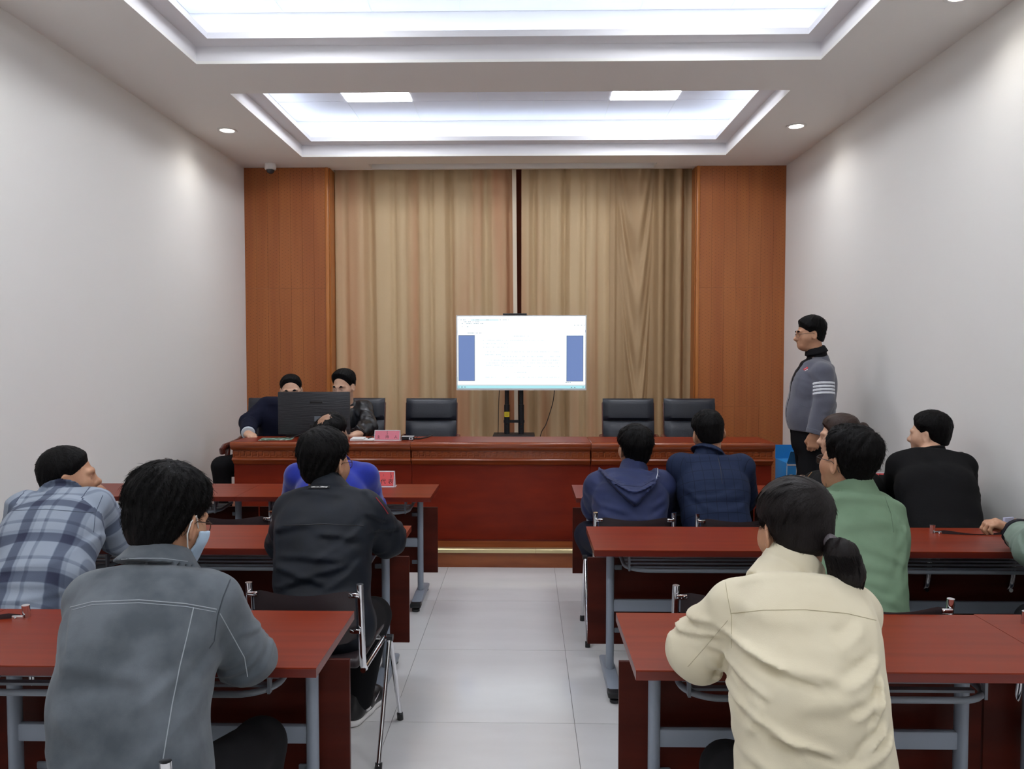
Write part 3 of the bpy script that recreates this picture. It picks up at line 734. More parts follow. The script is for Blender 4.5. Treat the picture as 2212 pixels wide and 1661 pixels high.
def kb(x, y, z, label):
    t = thing('keyboard', label, 'keyboard', (x, y, z))
    MB().prism_x([(-.07, .0), (.07, .0), (.07, .012), (-.07, .02)], -.21, .21).build('case', m_black, t, bevel=.002)
    k = MB()
    for r in range(5):
        for c in range(16): k.box(-.2 + c * .025, -.2 + c * .025 + .021, -.06 + r * .025, -.06 + r * .025 + .021, .014, .024 - r * .0015)
    k.build('keys', m_dark, t)['kind'] = 'stuff'
kb(P(665, 945, 5.93).x, 6.12, DT, 'black keyboard lying under the monitor on the desk')
# desk mat / magazine, papers, pen, recorder
m_green = mat('magazine_print', S(70, 110, 90), .35, rgb2=S(196, 214, 206), nscale=(30, 18, 1), ndetail=2, nlow=.5, nhigh=.6)
p0 = P(598, 947, 5.88); mg = thing('magazine', 'open green and white magazine on the desk below the person in navy', 'magazine', (p0.x, 5.87, DT), math.radians(8))
MB().box(-.12, .0, -.07, .09, 0, .004).build('page', m_green, mg); MB().box(.001, .12, -.07, .09, 0, .004).build('page', m_green, mg)
p0 = P(778, 951, 5.86)
for k in range(2):
    pp = thing('paper_stack', ('stack of white papers beside the glare-pink name card', 'single white sheet with a pen just left of the glare-pink name card')[k], 'papers', (P((772, 797)[k], 950, 5.86).x, 5.88, DT), math.radians((4, -5)[k]))
    nsh = 6 if k == 0 else 2
    for i in range(nsh): MB().box(-.05 + .002 * (i % 3), .05 + .002 * (i % 2), -.08, .07, i * .0022, i * .0022 + .0018).build('sheet', m_paper, pp)
pn = tag(MB().tube([P(795, 946, 5.86), P(803, 943, 5.90)], .004, 8).build('pen', m_black), 'black pen lying on the white sheet by the name card', 'pen')
pn.location.z += (DT + .009) - P(795, 946, 5.86).z
dv = thing('voice_recorder', 'small black and silver recorder right of the glare-pink name card', 'recorder', (P(880, 952, 5.83).x, 5.86, DT))
MB().box(-.046, .046, -.03, .03, 0, .026).build('case', m_black, dv, bevel=.004)
MB().box(.012, .044, -.0315, -.029, .005, .022).build('silver_face', m_bez, dv); MB().box(-.044, .046, -.028, .028, .026, .029).build('top_plate', m_bez, dv)
MB().box(.020, .034, -.033, -.031, .009, .018).build('socket', m_black, dv)
cable([(dv.location.x + .046, 5.86, DT + .01), (dv.location.x + .09, 5.90, DT + .006), (dv.location.x + .13, 6.02, DT + .006), (dv.location.x + .15, 6.17, DT + .004)], .005, 'black cable crossing the desk seam behind the recorder')
# ================================================================== BLUE CARTON BY THE RIGHT WALL
m_blue = mat('blue_carton', S(32, 128, 196), .5); m_card = mat('brown_card', S(120, 98, 76), .8)
bx = thing('carton', 'blue cardboard carton with white lettering and open flaps behind the standing person', 'box', (2.40, 6.62, SZ))
bh = .50
MB().box(-.21, .21, -.15, .15, 0, bh).build('body', m_blue, bx, bevel=.003)
for s, nm in ((-1, 'flap'), (1, 'flap')):
    MB().add([(-.21 if s < 0 else .0, -.155, bh), (.21 if s > 0 else .0, -.155, bh), (.21 if s > 0 else .0, -.24, bh + (.11 if s < 0 else .05)), (-.21 if s < 0 else .0, -.24, bh + (.11 if s < 0 else .05)),
              (-.21 if s < 0 else .0, -.15, bh), (.21 if s > 0 else .0, -.15, bh), (.21 if s > 0 else .0, -.235, bh + (.115 if s < 0 else .055)), (-.21 if s < 0 else .0, -.235, bh + (.115 if s < 0 else .055))],
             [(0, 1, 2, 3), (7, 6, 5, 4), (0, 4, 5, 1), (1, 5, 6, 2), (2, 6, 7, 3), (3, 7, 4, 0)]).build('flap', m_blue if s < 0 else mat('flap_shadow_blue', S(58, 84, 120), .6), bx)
MB().box(-.21, .21, .15, .156, bh, bh + .12).build('flap', m_blue, bx); MB().box(.204, .21, -.15, .15, bh, bh + .14).build('flap', m_card, bx)
tr = MB(); tr.box(-.212, .212, -.1525, -.150, bh - .022, bh - .008).box(-.132, -.128, -.1525, -.150, 0, bh - .02).box(-.212, -.207, -.1525, -.150, 0, bh)
tr.build('white_trim', m_paper, bx)
wr = MB()
for (u, v, h, sd) in ((-.165, bh - .16, .13, 3), (-.165, bh - .33, .12, 4), (-.09, bh - .17, .15, 5), (-.02, bh - .19, .15, 6), (-.185, bh - .12, .05, 7)):
    for (u0, u1, v0, v1) in script_column(wr, u, v, h, sd): wr.box(u0, u1, -.1535, -.1505, v0, v1)
wr.build('lettering', m_paper, bx)
# white paper edge on the right front table
p = P(1940, 1094, 4.52); pb = thing('notebook', 'white notebook on the front right table between the green and black jackets', 'notebook', (p.x, 4.55, TZ))
MB().box(-.12, .12, -.03, .15, 0, .02).build('cover', m_paper, pb, bevel=.002); MB().box(-.115, .118, -.031, .148, .003, .017).build('pages', m_white, pb)
# ================================================================== FIGURE BUILDER (implicit surfaces -> one continuous mesh each)
F32 = np.float32
def A3(v): return np.array([v[0], v[1], v[2]], dtype=F32)
def smin(a, b, k):
    h = np.clip(.5 + .5 * (b - a) / k, 0, 1); return b + (a - b) * h - k * h * (1 - h)
def smax(a, b, k): return -smin(-a, -b, k)
def seg_t(p, a, b):
    ba = b - a; return np.clip(((p - a) @ ba) / max(float(ba @ ba), 1e-9), 0, 1)
def rcone(p, a, b, ra, rb):
    a, b = A3(a), A3(b); t = seg_t(p, a, b)
    return np.linalg.norm(p - a - t[:, None] * (b - a), axis=1) - (ra + (rb - ra) * t)
def chain(p, pts, rs, k=.02):
    d = None
    for i in range(len(pts) - 1):
        e = rcone(p, pts[i], pts[i + 1], rs[i], rs[i + 1]); d = e if d is None else smin(d, e, k)
    return d
def ellip(p, c, r):
    r = np.array(r, F32); q = (p - A3(c)) / r; k0 = np.linalg.norm(q, axis=1); k1 = np.linalg.norm(q / r, axis=1)
    return k0 * (k0 - 1) / np.maximum(k1, 1e-6)
def rbox(p, c, h, r):
    q = np.abs(p - A3(c)) - (np.array(h, F32) - r); return np.linalg.norm(np.maximum(q, 0), axis=1) + np.minimum(q.max(1), 0) - r
def torso(p, pts, a, b, lat, e=2.5, pad=0.0, capk=.5):
    """generalised cylinder along pts, half widths a (sideways, along lat) and b (front-back)"""
    d = None; lat = A3(lat)
    for i in range(len(pts) - 1):
        p0, p1 = A3(pts[i]), A3(pts[i + 1]); T = (p1 - p0); L = float(np.linalg.norm(T)); T = T / L
        l = lat - T * (lat @ T); l /= np.linalg.norm(l); f = np.cross(T, l)
        v = p - p0; s = v @ T; t = np.clip(s / L, 0, 1); ax = s - t * L
        aa = a[i] + (a[i + 1] - a[i]) * t + pad; bb = b[i] + (b[i + 1] - b[i]) * t + pad
        u = np.abs(v @ l) / aa; w_ = np.abs(v @ f) / bb; q = np.where(ax > 0, ax / (bb * (capk if i == len(pts) - 2 else 1.0)), -ax / bb)
        k = (u ** e + w_ ** e + q ** e) ** (1 / e)
        g = (k - 1) * bb * np.where(u > w_, aa / bb, 1.0) ** .5
        d = g if d is None else smin(d, g, .03)
    return d
def _hash(i, j, k):
    n = (i * 374761393 + j * 668265263 + k * 2147483647 * 0 + k * 1274126177) & 0xffffffff
    n = ((n ^ (n >> 13)) * 1274126177) & 0xffffffff
    return ((n ^ (n >> 16)) & 0xffff).astype(F32) / 65535.0
def vnoise(p):
    f = np.floor(p); i = f.astype(np.int64); t = (p - f).astype(F32); t = t * t * (3 - 2 * t)
    r = 0
    for dx in (0, 1):
        for dy in (0, 1):
            for dz in (0, 1):
                w_ = (t[:, 0] if dx else 1 - t[:, 0]) * (t[:, 1] if dy else 1 - t[:, 1]) * (t[:, 2] if dz else 1 - t[:, 2])
                r = r + w_ * _hash(i[:, 0] + dx, i[:, 1] + dy, i[:, 2] + dz)
    return r * 2 - 1
def fbm(p, o=3):
    r = 0; a = 1.0
    for _ in range(o): r = r + a * vnoise(p); p = p * 2.03 + 17.1; a *= .5
    return r

def sdf_mesh(f, lo, hi, h):
    """surface nets of f<0 inside the box lo..hi with cell size h; only cells near the surface are evaluated finely"""
    lo = np.array(lo, F32); B = 4; H = h * B
    nb = np.maximum(np.ceil((np.array(hi, F32) - lo) / H).astype(int), 1)
    cx = [lo[a] + H * (np.arange(nb[a]) + .5) for a in range(3)]
    C = np.stack(np.meshgrid(*cx, indexing='ij'), -1).reshape(-1, 3).astype(F32)
    d = f(C).reshape(nb)
    act = np.abs(d) < H * 1.5
    n = nb * B + 1
    G = np.repeat(np.repeat(np.repeat(np.where(d < 0, -1., 1.).astype(F32), B, 0), B, 1), B, 2)
    G = np.pad(G, ((0, 1), (0, 1), (0, 1)), mode='edge')
    msk = np.zeros(n, bool); ai = np.argwhere(act) * B
    for dx in range(B + 1):
        for dy in range(B + 1):
            for dz in range(B + 1): msk[ai[:, 0] + dx, ai[:, 1] + dy, ai[:, 2] + dz] = True
    idx = np.argwhere(msk); pts = (lo + idx * h).astype(F32)
    G[msk] = np.concatenate([f(pts[i:i + 250000]) for i in range(0, len(pts), 250000)])
    ins = G < 0
    c8 = np.zeros(n - 1, np.int8)
    for dx in (0, 1):
        for dy in (0, 1):
            for dz in (0, 1): c8 += ins[dx:n[0] - 1 + dx, dy:n[1] - 1 + dy, dz:n[2] - 1 + dz]
    cell = np.argwhere((c8 > 0) & (c8 < 8)); nc = len(cell)
    vid = -np.ones(n - 1, np.int32); vid[cell[:, 0], cell[:, 1], cell[:, 2]] = np.arange(nc)
    acc = np.zeros((nc, 3), F32); cnt = np.zeros(nc, F32)
    cor = [(x, y, z) for x in (0, 1) for y in (0, 1) for z in (0, 1)]
    val = {c: G[cell[:, 0] + c[0], cell[:, 1] + c[1], cell[:, 2] + c[2]] for c in cor}
    for c in cor:
        for ax in range(3):
            if c[ax]: continue
            c2 = list(c); c2[ax] = 1; c2 = tuple(c2); v0, v1 = val[c], val[c2]
            m = (v0 < 0) != (v1 < 0); den = np.where(m, v0 - v1, 1); t = np.where(m, v0 / den, 0)
            for k in range(3): acc[:, k] += np.where(m, c[k] + (t if k == ax else 0), 0)
            cnt += m
    V = lo + (cell + acc / np.maximum(cnt, 1)[:, None]) * h
    Q = []
    for ax in range(3):
        b_, c_ = (ax + 1) % 3, (ax + 2) % 3
        s0 = [slice(None)] * 3; s1 = [slice(None)] * 3; s0[ax] = slice(0, n[ax] - 1); s1[ax] = slice(1, n[ax])
        e = np.argwhere(ins[tuple(s0)] != ins[tuple(s1)])
        ok = (e[:, b_] > 0) & (e[:, c_] > 0) & (e[:, b_] < n[b_] - 1) & (e[:, c_] < n[c_] - 1); e = e[ok]
        def cv(db, dc):
            q = e.copy(); q[:, b_] -= db; q[:, c_] -= dc; return vid[q[:, 0], q[:, 1], q[:, 2]]
        q = np.stack([cv(1, 1), cv(0, 1), cv(0, 0), cv(1, 0)], 1)
        fl_ = ~ins[e[:, 0], e[:, 1], e[:, 2]]
        q[fl_] = q[fl_][:, ::-1]; Q.append(q)
    Q = np.concatenate(Q); Q = Q[(Q >= 0).all(1)]
    return V, Q
def np_mesh(name, V, Q, m, parent=None, off=(0, 0, 0), smooth=True):
    me = bpy.data.meshes.new(name); V = np.asarray(V, F32) - np.array(off, F32); Q = np.asarray(Q, np.int32); k = Q.shape[1]
    me.vertices.add(len(V)); me.vertices.foreach_set('co', V.ravel())
    me.loops.add(Q.size); me.loops.foreach_set('vertex_index', Q.ravel())
    me.polygons.add(len(Q)); me.polygons.foreach_set('loop_start', np.arange(0, Q.size, k, dtype=np.int32))
    try: me.polygons.foreach_set('loop_total', np.full(len(Q), k, np.int32))
    except Exception: pass
    me.update(calc_edges=True); me.validate()
    return link_mesh(name, me, m, parent, smooth=smooth)
def join_vq(lst):
    V = []; Q = []; n = 0
    for v, q in lst: V.append(v); Q.append(q + n); n += len(v)
    return np.concatenate(V), np.concatenate(Q)
def bounds(pts, pad):
    a = np.array([[q[0], q[1], q[2]] for q in pts], F32); return a.min(0) - pad, a.max(0) + pad
def R_head(yaw, pitch, roll):
    """head local (x right, y face, z up) -> world; yaw + turns the face towards -x"""
    return np.array(Matrix.Rotation(math.radians(yaw), 3, 'Z') @ Matrix.Rotation(math.radians(-pitch), 3, 'X') @ Matrix.Rotation(math.radians(roll), 3, 'Y'), dtype=F32)

# ---- head in its own frame: origin between the ears at eye height
def head_sdf(q, face=True, female=False):
    d = ellip(q, (0, -.012, .030), (.075, .092, .088))
    d = smin(d, ellip(q, (0, .030, -.035), (.060, .060, .080)), .04)
    d = smin(d, ellip(q, (0, .052, -.078), (.034, .036, .030)), .035)
    for s in (-1, 1):
        d = smin(d, ellip(q, (s * .045, .042, -.022), (.026, .032, .030)), .03)   # cheek
        ca, sa = math.cos(.45), s * math.sin(.45); qe = q - np.array([s * .081, -.012, -.006], F32)
        qe = np.stack([qe[:, 0] * ca + qe[:, 1] * sa, -qe[:, 0] * sa + qe[:, 1] * ca, qe[:, 2] + .12 * qe[:, 1]], 1)
        e = smin(ellip(qe, (0, 0, 0), (.006, .018, .033)), ellip(q, (s * .074, -.004, -.014), (.011, .011, .018)), .01)
        e = smax(e, -ellip(qe, (s * .006, .003, .003), (.005, .010, .020)), .005)
        d = smin(d, e, .008)
        if face:
            d = smax(d, -ellip(q, (s * .032, .094, .002), (.019, .016, .012)), .016)
            d = smin(d, ellip(q, (s * .032, .073, .001), (.0135, .013, .0105)), .005)
            d = smin(d, chain(q, [(s * .012, .088, .022), (s * .050, .072, .024)], [.009, .008]), .016)
    d = smin(d, chain(q, [(0, .084, .010), (0, .104, -.028), (0, .090, -.040)], [.008, .0125, .009], .01), .014)
    for s in (-1, 1): d = smin(d, ellip(q, (s * .013, .090, -.032), (.009, .010, .008)), .008)
    d = smin(d, ellip(q, (0, .078, -.058), (.024, .014, .008)), .010)
    d = smin(d, ellip(q, (0, .076, -.069), (.021, .014, .008)), .008)
    d = smax(d, -ellip(q, (0, .096, -.0635), (.021, .010, .0020)), .004)
    return d
HAIRLINE = {}
def hair_region(q, front=.070, side=.020, burn=.010, nape=-.060, ear_y=.006):
    """positive where scalp hair grows"""
    y, z, x = q[:, 1], q[:, 2], np.abs(q[:, 0])
    lim = np.interp(y, [-.11, -.075, -.045, -.028, ear_y - .022, ear_y - .002, ear_y + .014, .038, .060, .085, .12],
                    [nape, nape, nape * .8, -.028, .016, .020 + .0 * side, burn, side + .012, front - .02, front, front + .01])
    lim = np.where(x < .03, np.where(y > .04, lim - .0, lim), lim)
    return z - lim
def hair_sdf(q, thick=.014, top=.010, back=0.0, region=None, fade=.045, spike=.0035, seed=0, whorl=(0.01, -.05), bald=None, sidep=0.0):
    base = ellip(q, (0, -.012, .030), (.075, .092, .088))
    base = smin(base, ellip(q, (0, -.045, -.030), (.056, .050, .060)), .03)
    r = hair_region(q, **(region or {}))
    g = np.clip(r / fade, 0, 1); g = g * g * (3 - 2 * g)
    upz = np.clip((q[:, 2] - .03) / .08, 0, 1)
    low = np.clip((q[:, 2] + .045) / .10, .28, 1)
    th = (thick * low + top * upz + back * np.clip(-q[:, 1] / .1, 0, 1)) * (.22 + .78 * g)
    an = np.arctan2(q[:, 0] - whorl[0], q[:, 1] - whorl[1]); rad = np.hypot(q[:, 0] - whorl[0], q[:, 1] - whorl[1])
    n = fbm(np.stack([an * 9 + 3 * q[:, 2] * 10, rad * 14 + seed, q[:, 2] * 9], 1), 2)
    n2 = vnoise(np.stack([an * 26 + rad * 20, rad * 22 + seed, q[:, 2] * 18], 1))
    th = th + spike * (n + .5 * n2) * (.3 + .7 * g)
    if bald is not None:
        bx, by, br, bw = bald
        k = np.clip((np.linalg.norm(q - np.array([bx, by, .105], F32), axis=1) - br + .012 * n) / bw, 0, 1)
        th = th * k + (-.0010 + .0022 * n2 + .0012 * n) * (1 - k)
    d = base - th
    return smax(d, -r, .006)
def strands(V, Q, R, c, n, length, rad, seed, whorl=(0.01, -.05), lift=.35, region=None, droop=0.0, jit=.13):
    """n tapered hair strands rooted on the hair mesh, combed away from the whorl"""
    r = np.random.RandomState(seed)
    tri = np.concatenate([Q[:, [0, 1, 2]], Q[:, [0, 2, 3]]]); e1 = V[tri[:, 1]] - V[tri[:, 0]]; e2 = V[tri[:, 2]] - V[tri[:, 0]]
    N = np.cross(e1, e2); ar = np.linalg.norm(N, axis=1); N = N / np.maximum(ar, 1e-9)[:, None]
    cen = V[tri].mean(1); q = (cen - c) @ R; nl = N @ R
    wgt = ar * (np.linalg.norm(q - np.array([0, -.012, .03]), axis=1) > .072)
    pick = r.choice(len(tri), n, p=wgt / wgt.sum()); p0 = cen[pick]; nn = nl[pick]; ql = q[pick]
    out = np.stack([ql[:, 0] - whorl[0], ql[:, 1] - whorl[1], np.zeros(n)], 1); out /= np.maximum(np.linalg.norm(out, axis=1), 1e-4)[:, None]
    sw = np.stack([-out[:, 1], out[:, 0], np.zeros(n)], 1)
    dirv = out + .35 * sw - np.array([0, 0, 1.0]) * np.clip(.9 - nn[:, 2:3], 0, 1.2)
    dirv -= nn * (dirv * nn).sum(1)[:, None]; dirv /= np.maximum(np.linalg.norm(dirv, axis=1), 1e-4)[:, None]
    dirv = dirv + lift * nn * r.uniform(.3, 1.4, (n, 1)) + jit * r.randn(n, 3); dirv /= np.linalg.norm(dirv, axis=1)[:, None]
    L = length * r.uniform(.5, 1.25, (n, 1)) * np.clip((ql[:, 2:3] + .085) / .12, .22, 1) * np.where(ql[:, 1:2] > .045, .45, 1)
    dw = dirv @ R.T; nw = nn @ R.T
    side = np.cross(dw, nw); side /= np.maximum(np.linalg.norm(side, axis=1), 1e-5)[:, None]; up = np.cross(side, dw)
    rings = []
    for k, t in enumerate((0, .4, .75, 1.0)):
        cpos = p0 - nw * .0015 + dw * L * t + np.array([0, 0, -1.0]) * droop * L * t * t - nw * (L * lift * .55 * t * t + (L * t) ** 2 / .19)
        if k == 3: rings.append(cpos[:, None, :])
        else:
            ra = rad * (1 - .25 * t)
            rings.append(np.stack([cpos + (side * math.cos(a) + up * math.sin(a)) * ra for a in (0, 2.09, 4.19)], 1))
    W = np.concatenate(rings, 1)          # n,10,3
    f = []
    for k in range(2):
        for j in range(3): f.append((k * 3 + j, k * 3 + (j + 1) % 3, k * 3 + 3 + (j + 1) % 3, k * 3 + 3 + j))
    for j in range(3): f.append((6 + j, 6 + (j + 1) % 3, 9, 9))
    f = np.array(f); Qs = (f[None] + (np.arange(n) * 10)[:, None, None]).reshape(-1, 4)
    return W.reshape(-1, 3), Qs
def np_mesh_mixed(name, V, Q, m, parent, off):
    """quads in which a repeated last index means a triangle"""
    V = np.asarray(V, F32) - np.array(off, F32)
    isq = Q[:, 2] != Q[:, 3]; qs = Q[isq]; ts = Q[~isq][:, :3]
    me = bpy.data.meshes.new(name); me.vertices.add(len(V)); me.vertices.foreach_set('co', V.ravel())
    loops = np.concatenate([qs.ravel(), ts.ravel()]).astype(np.int32)
    starts = np.concatenate([np.arange(len(qs)) * 4, len(qs) * 4 + np.arange(len(ts)) * 3]).astype(np.int32)
    me.loops.add(len(loops)); me.loops.foreach_set('vertex_index', loops)
    me.polygons.add(len(starts)); me.polygons.foreach_set('loop_start', starts)
    try: me.polygons.foreach_set('loop_total', np.concatenate([np.full(len(qs), 4), np.full(len(ts), 3)]).astype(np.int32))
    except Exception: pass
    me.update(calc_edges=True); me.validate()
    return link_mesh(name, me, m, parent, smooth=True)
# ---- hand in its own frame: wrist at origin, fingers along +y, palm down (-z), thumb on +x*side
def hand_sdf(q, side=1, curl=.5):
    d = rbox(q, (0, .045, 0), (.040, .048, .015), .013)
    d = smin(d, rcone(q, (0, -.03, 0), (0, .02, 0), .026, .026), .02)
    ang = curl * 1.5
    for i, (x, L, r) in enumerate(((.030, .072, .0085), (.010, .080, .0088), (-.010, .074, .0085), (-.029, .058, .0075))):
        b0 = np.array([side * x, .086 - .004 * abs(i - 1), .001]); pts = [b0]; a = ang * .55 + .04 * i
        for k, l in enumerate((.45, .31, .24)):
            s_ = np.array([side * (.0015 * (1.5 - i)), math.cos(a), -math.sin(a)]); pts.append(pts[-1] + s_ * L * l); a += ang * .75
        d = smin(d, chain(q, pts, [r * 1.12, r * 1.05, r * .98, r * .85], .004), .006)
    t0 = (side * .030, .020, -.006); t1 = (side * (.056 - .012 * curl), .052, -.014 - .014 * curl); t2 = (side * (.060 - .034 * curl), .080, -.020 - .018 * curl); t3 = (side * (.058 - .045 * curl), .098, -.024 - .018 * curl)
    d = smin(d, chain(q, [t0, t1, t2, t3], [.016, .0125, .0105, .009], .006), .012)
    return d
def hand_frame(wrist, direc, palm=(0, 0, -1)):
    y = Vector(direc).normalized(); z = -Vector(palm); z = (z - y * z.dot(y)).normalized(); x = y.cross(z)
    return A3(wrist), np.array([[x.x, y.x, z.x], [x.y, y.y, z.y], [x.z, y.z, z.z]], F32)
# ================================================================== PERSON ASSEMBLY
def cloth_mat(name, rgb, rough=.85, rgb2=None, nscale=(14, 14, 14), bump=.12, bscale=(420, 420, 420), spec=.18, sheen=0.0, **kw):
    return mat(name, rgb, rough, rgb2=rgb2, nscale=nscale, bump=bump, bscale=bscale, spec=spec, sheen=sheen, **kw)
m_skin = mat('skin_tan', S(188, 142, 112), .5, rgb2=S(174, 126, 98), nscale=(20, 20, 20), bump=.03, bscale=(300, 300, 300), spec=.4)
m_skin2 = mat('skin_light', S(206, 166, 140), .5, rgb2=S(196, 152, 126), nscale=(20, 20, 20), bump=.03, bscale=(300, 300, 300), spec=.4)
m_skin3 = mat('skin_scalp', S(160, 120, 94), .45, rgb2=S(138, 100, 78), nscale=(30, 30, 30))
m_hair = mat('black_hair', S(10, 9, 10), .6, spec=.12, bump=.25, bscale=(260, 260, 60))
m_hairb = mat('brown_hair', S(46, 29, 22), .45, spec=.3, bump=.25, bscale=(260, 260, 60))
m_hairp = mat('dark_brown_hair', S(19, 14, 14), .5, spec=.18, bump=.25, bscale=(260, 260, 60))
m_trous = cloth_mat('black_trousers', S(17, 17, 20), bump=.1)
m_trnavy = cloth_mat('navy_trousers', S(24, 28, 44), bump=.1)
m_shoe = mat('black_shoe', S(18, 18, 20), .4)
m_sole = mat('white_sole', S(222, 220, 218), .6)
m_rim = mat('glasses_metal', S(92, 76, 66), .3, metal=.8)
m_rimd = mat('glasses_dark', S(26, 22, 24), .35)
m_lens = bpy.data.materials.new('lens_glass'); m_lens.use_nodes = True
_n = m_lens.node_tree.nodes; _l = m_lens.node_tree.links
_tb = _n.new('ShaderNodeBsdfTransparent'); _gb = _n.new('ShaderNodeBsdfGlossy'); _gb.inputs['Roughness'].default_value = .03; _mx = _n.new('ShaderNodeMixShader'); _mx.inputs[0].default_value = .10
_l.new(_tb.outputs[0], _mx.inputs[1]); _l.new(_gb.outputs[0], _mx.inputs[2]); _l.new(_mx.outputs[0], _n['Material Output'].inputs['Surface'])
m_eye = mat('eye_white', S(160, 150, 142), .35); m_iris = mat('dark_iris', S(28, 18, 14), .15)
m_lip = mat('lip', S(164, 96, 86), .45)
m_watch = mat('watch_black', S(16, 16, 18), .3)

def fold_fn(segs, D, w0=1.0, amp=1.0):
    """segs: (px0,py0,px1,py1,width_px,amp_mm) seen on a surface about D metres away"""
    L = []
    for (x0, y0, x1, y1, wp, am) in segs:
        a = P(x0, y0, D); b = P(x1, y1, D); L.append((a.x, a.z, b.x, b.z, wp * D / FPX * w0, am * amp / 1000.0))
    def fn(p):
        r = 0
        for (ax, az, bx, bz, w_, am) in L:
            dx, dz = bx - ax, bz - az; l = math.hypot(dx, dz); dx /= l; dz /= l
            u = ((p[:, 0] - ax) * dx + (p[:, 2] - az) * dz) / l; s = ((p[:, 0] - ax) * -dz + (p[:, 2] - az) * dx) + .12 * l * (u - .5) ** 2 - .03 * l
            tp = np.clip((u + .12) / .3, 0, 1) * np.clip((1.12 - u) / .3, 0, 1); tp = tp * tp * (3 - 2 * tp)
            r = r + am * tp * (np.exp(-(s / w_) ** 2) - .75 * np.exp(-((s + 1.5 * w_) / (1.1 * w_)) ** 2))
        return r
    return fn
def auto_folds(seed, amp=.004, fx=5, fz=15):
    def fn(p):
        w_ = vnoise(p * 4 + seed) * .9
        q = np.stack([p[:, 0] * fx + seed * 3.1 + w_, p[:, 1] * fx + w_, p[:, 2] * fz + 2.2 * w_ + p[:, 0] * 3], 1)
        n = vnoise(q); return amp * (1 - 2 * np.abs(n)) + amp * .5 * vnoise(q * 2.1 + 5)
    return fn

def shell_collar(p, base, axis, r0, r1, h, th, e=(1.0, 1.0), lat=None):
    ax = A3(Vector(axis).normalized()); v = p - A3(base); s = v @ ax; rv = v - s[:, None] * ax
    if lat is not None:
        l = A3(lat); l = l - ax * (l @ ax); l /= np.linalg.norm(l); f = np.cross(ax, l); rho = np.hypot((rv @ l) / e[0], (rv @ f) / e[1])
    else: rho = np.linalg.norm(rv, axis=1)
    R = r0 + (r1 - r0) * np.clip(s / h, 0, 1)
    return np.maximum(np.abs(rho - R) - th / 2, np.maximum(-s, s - h))

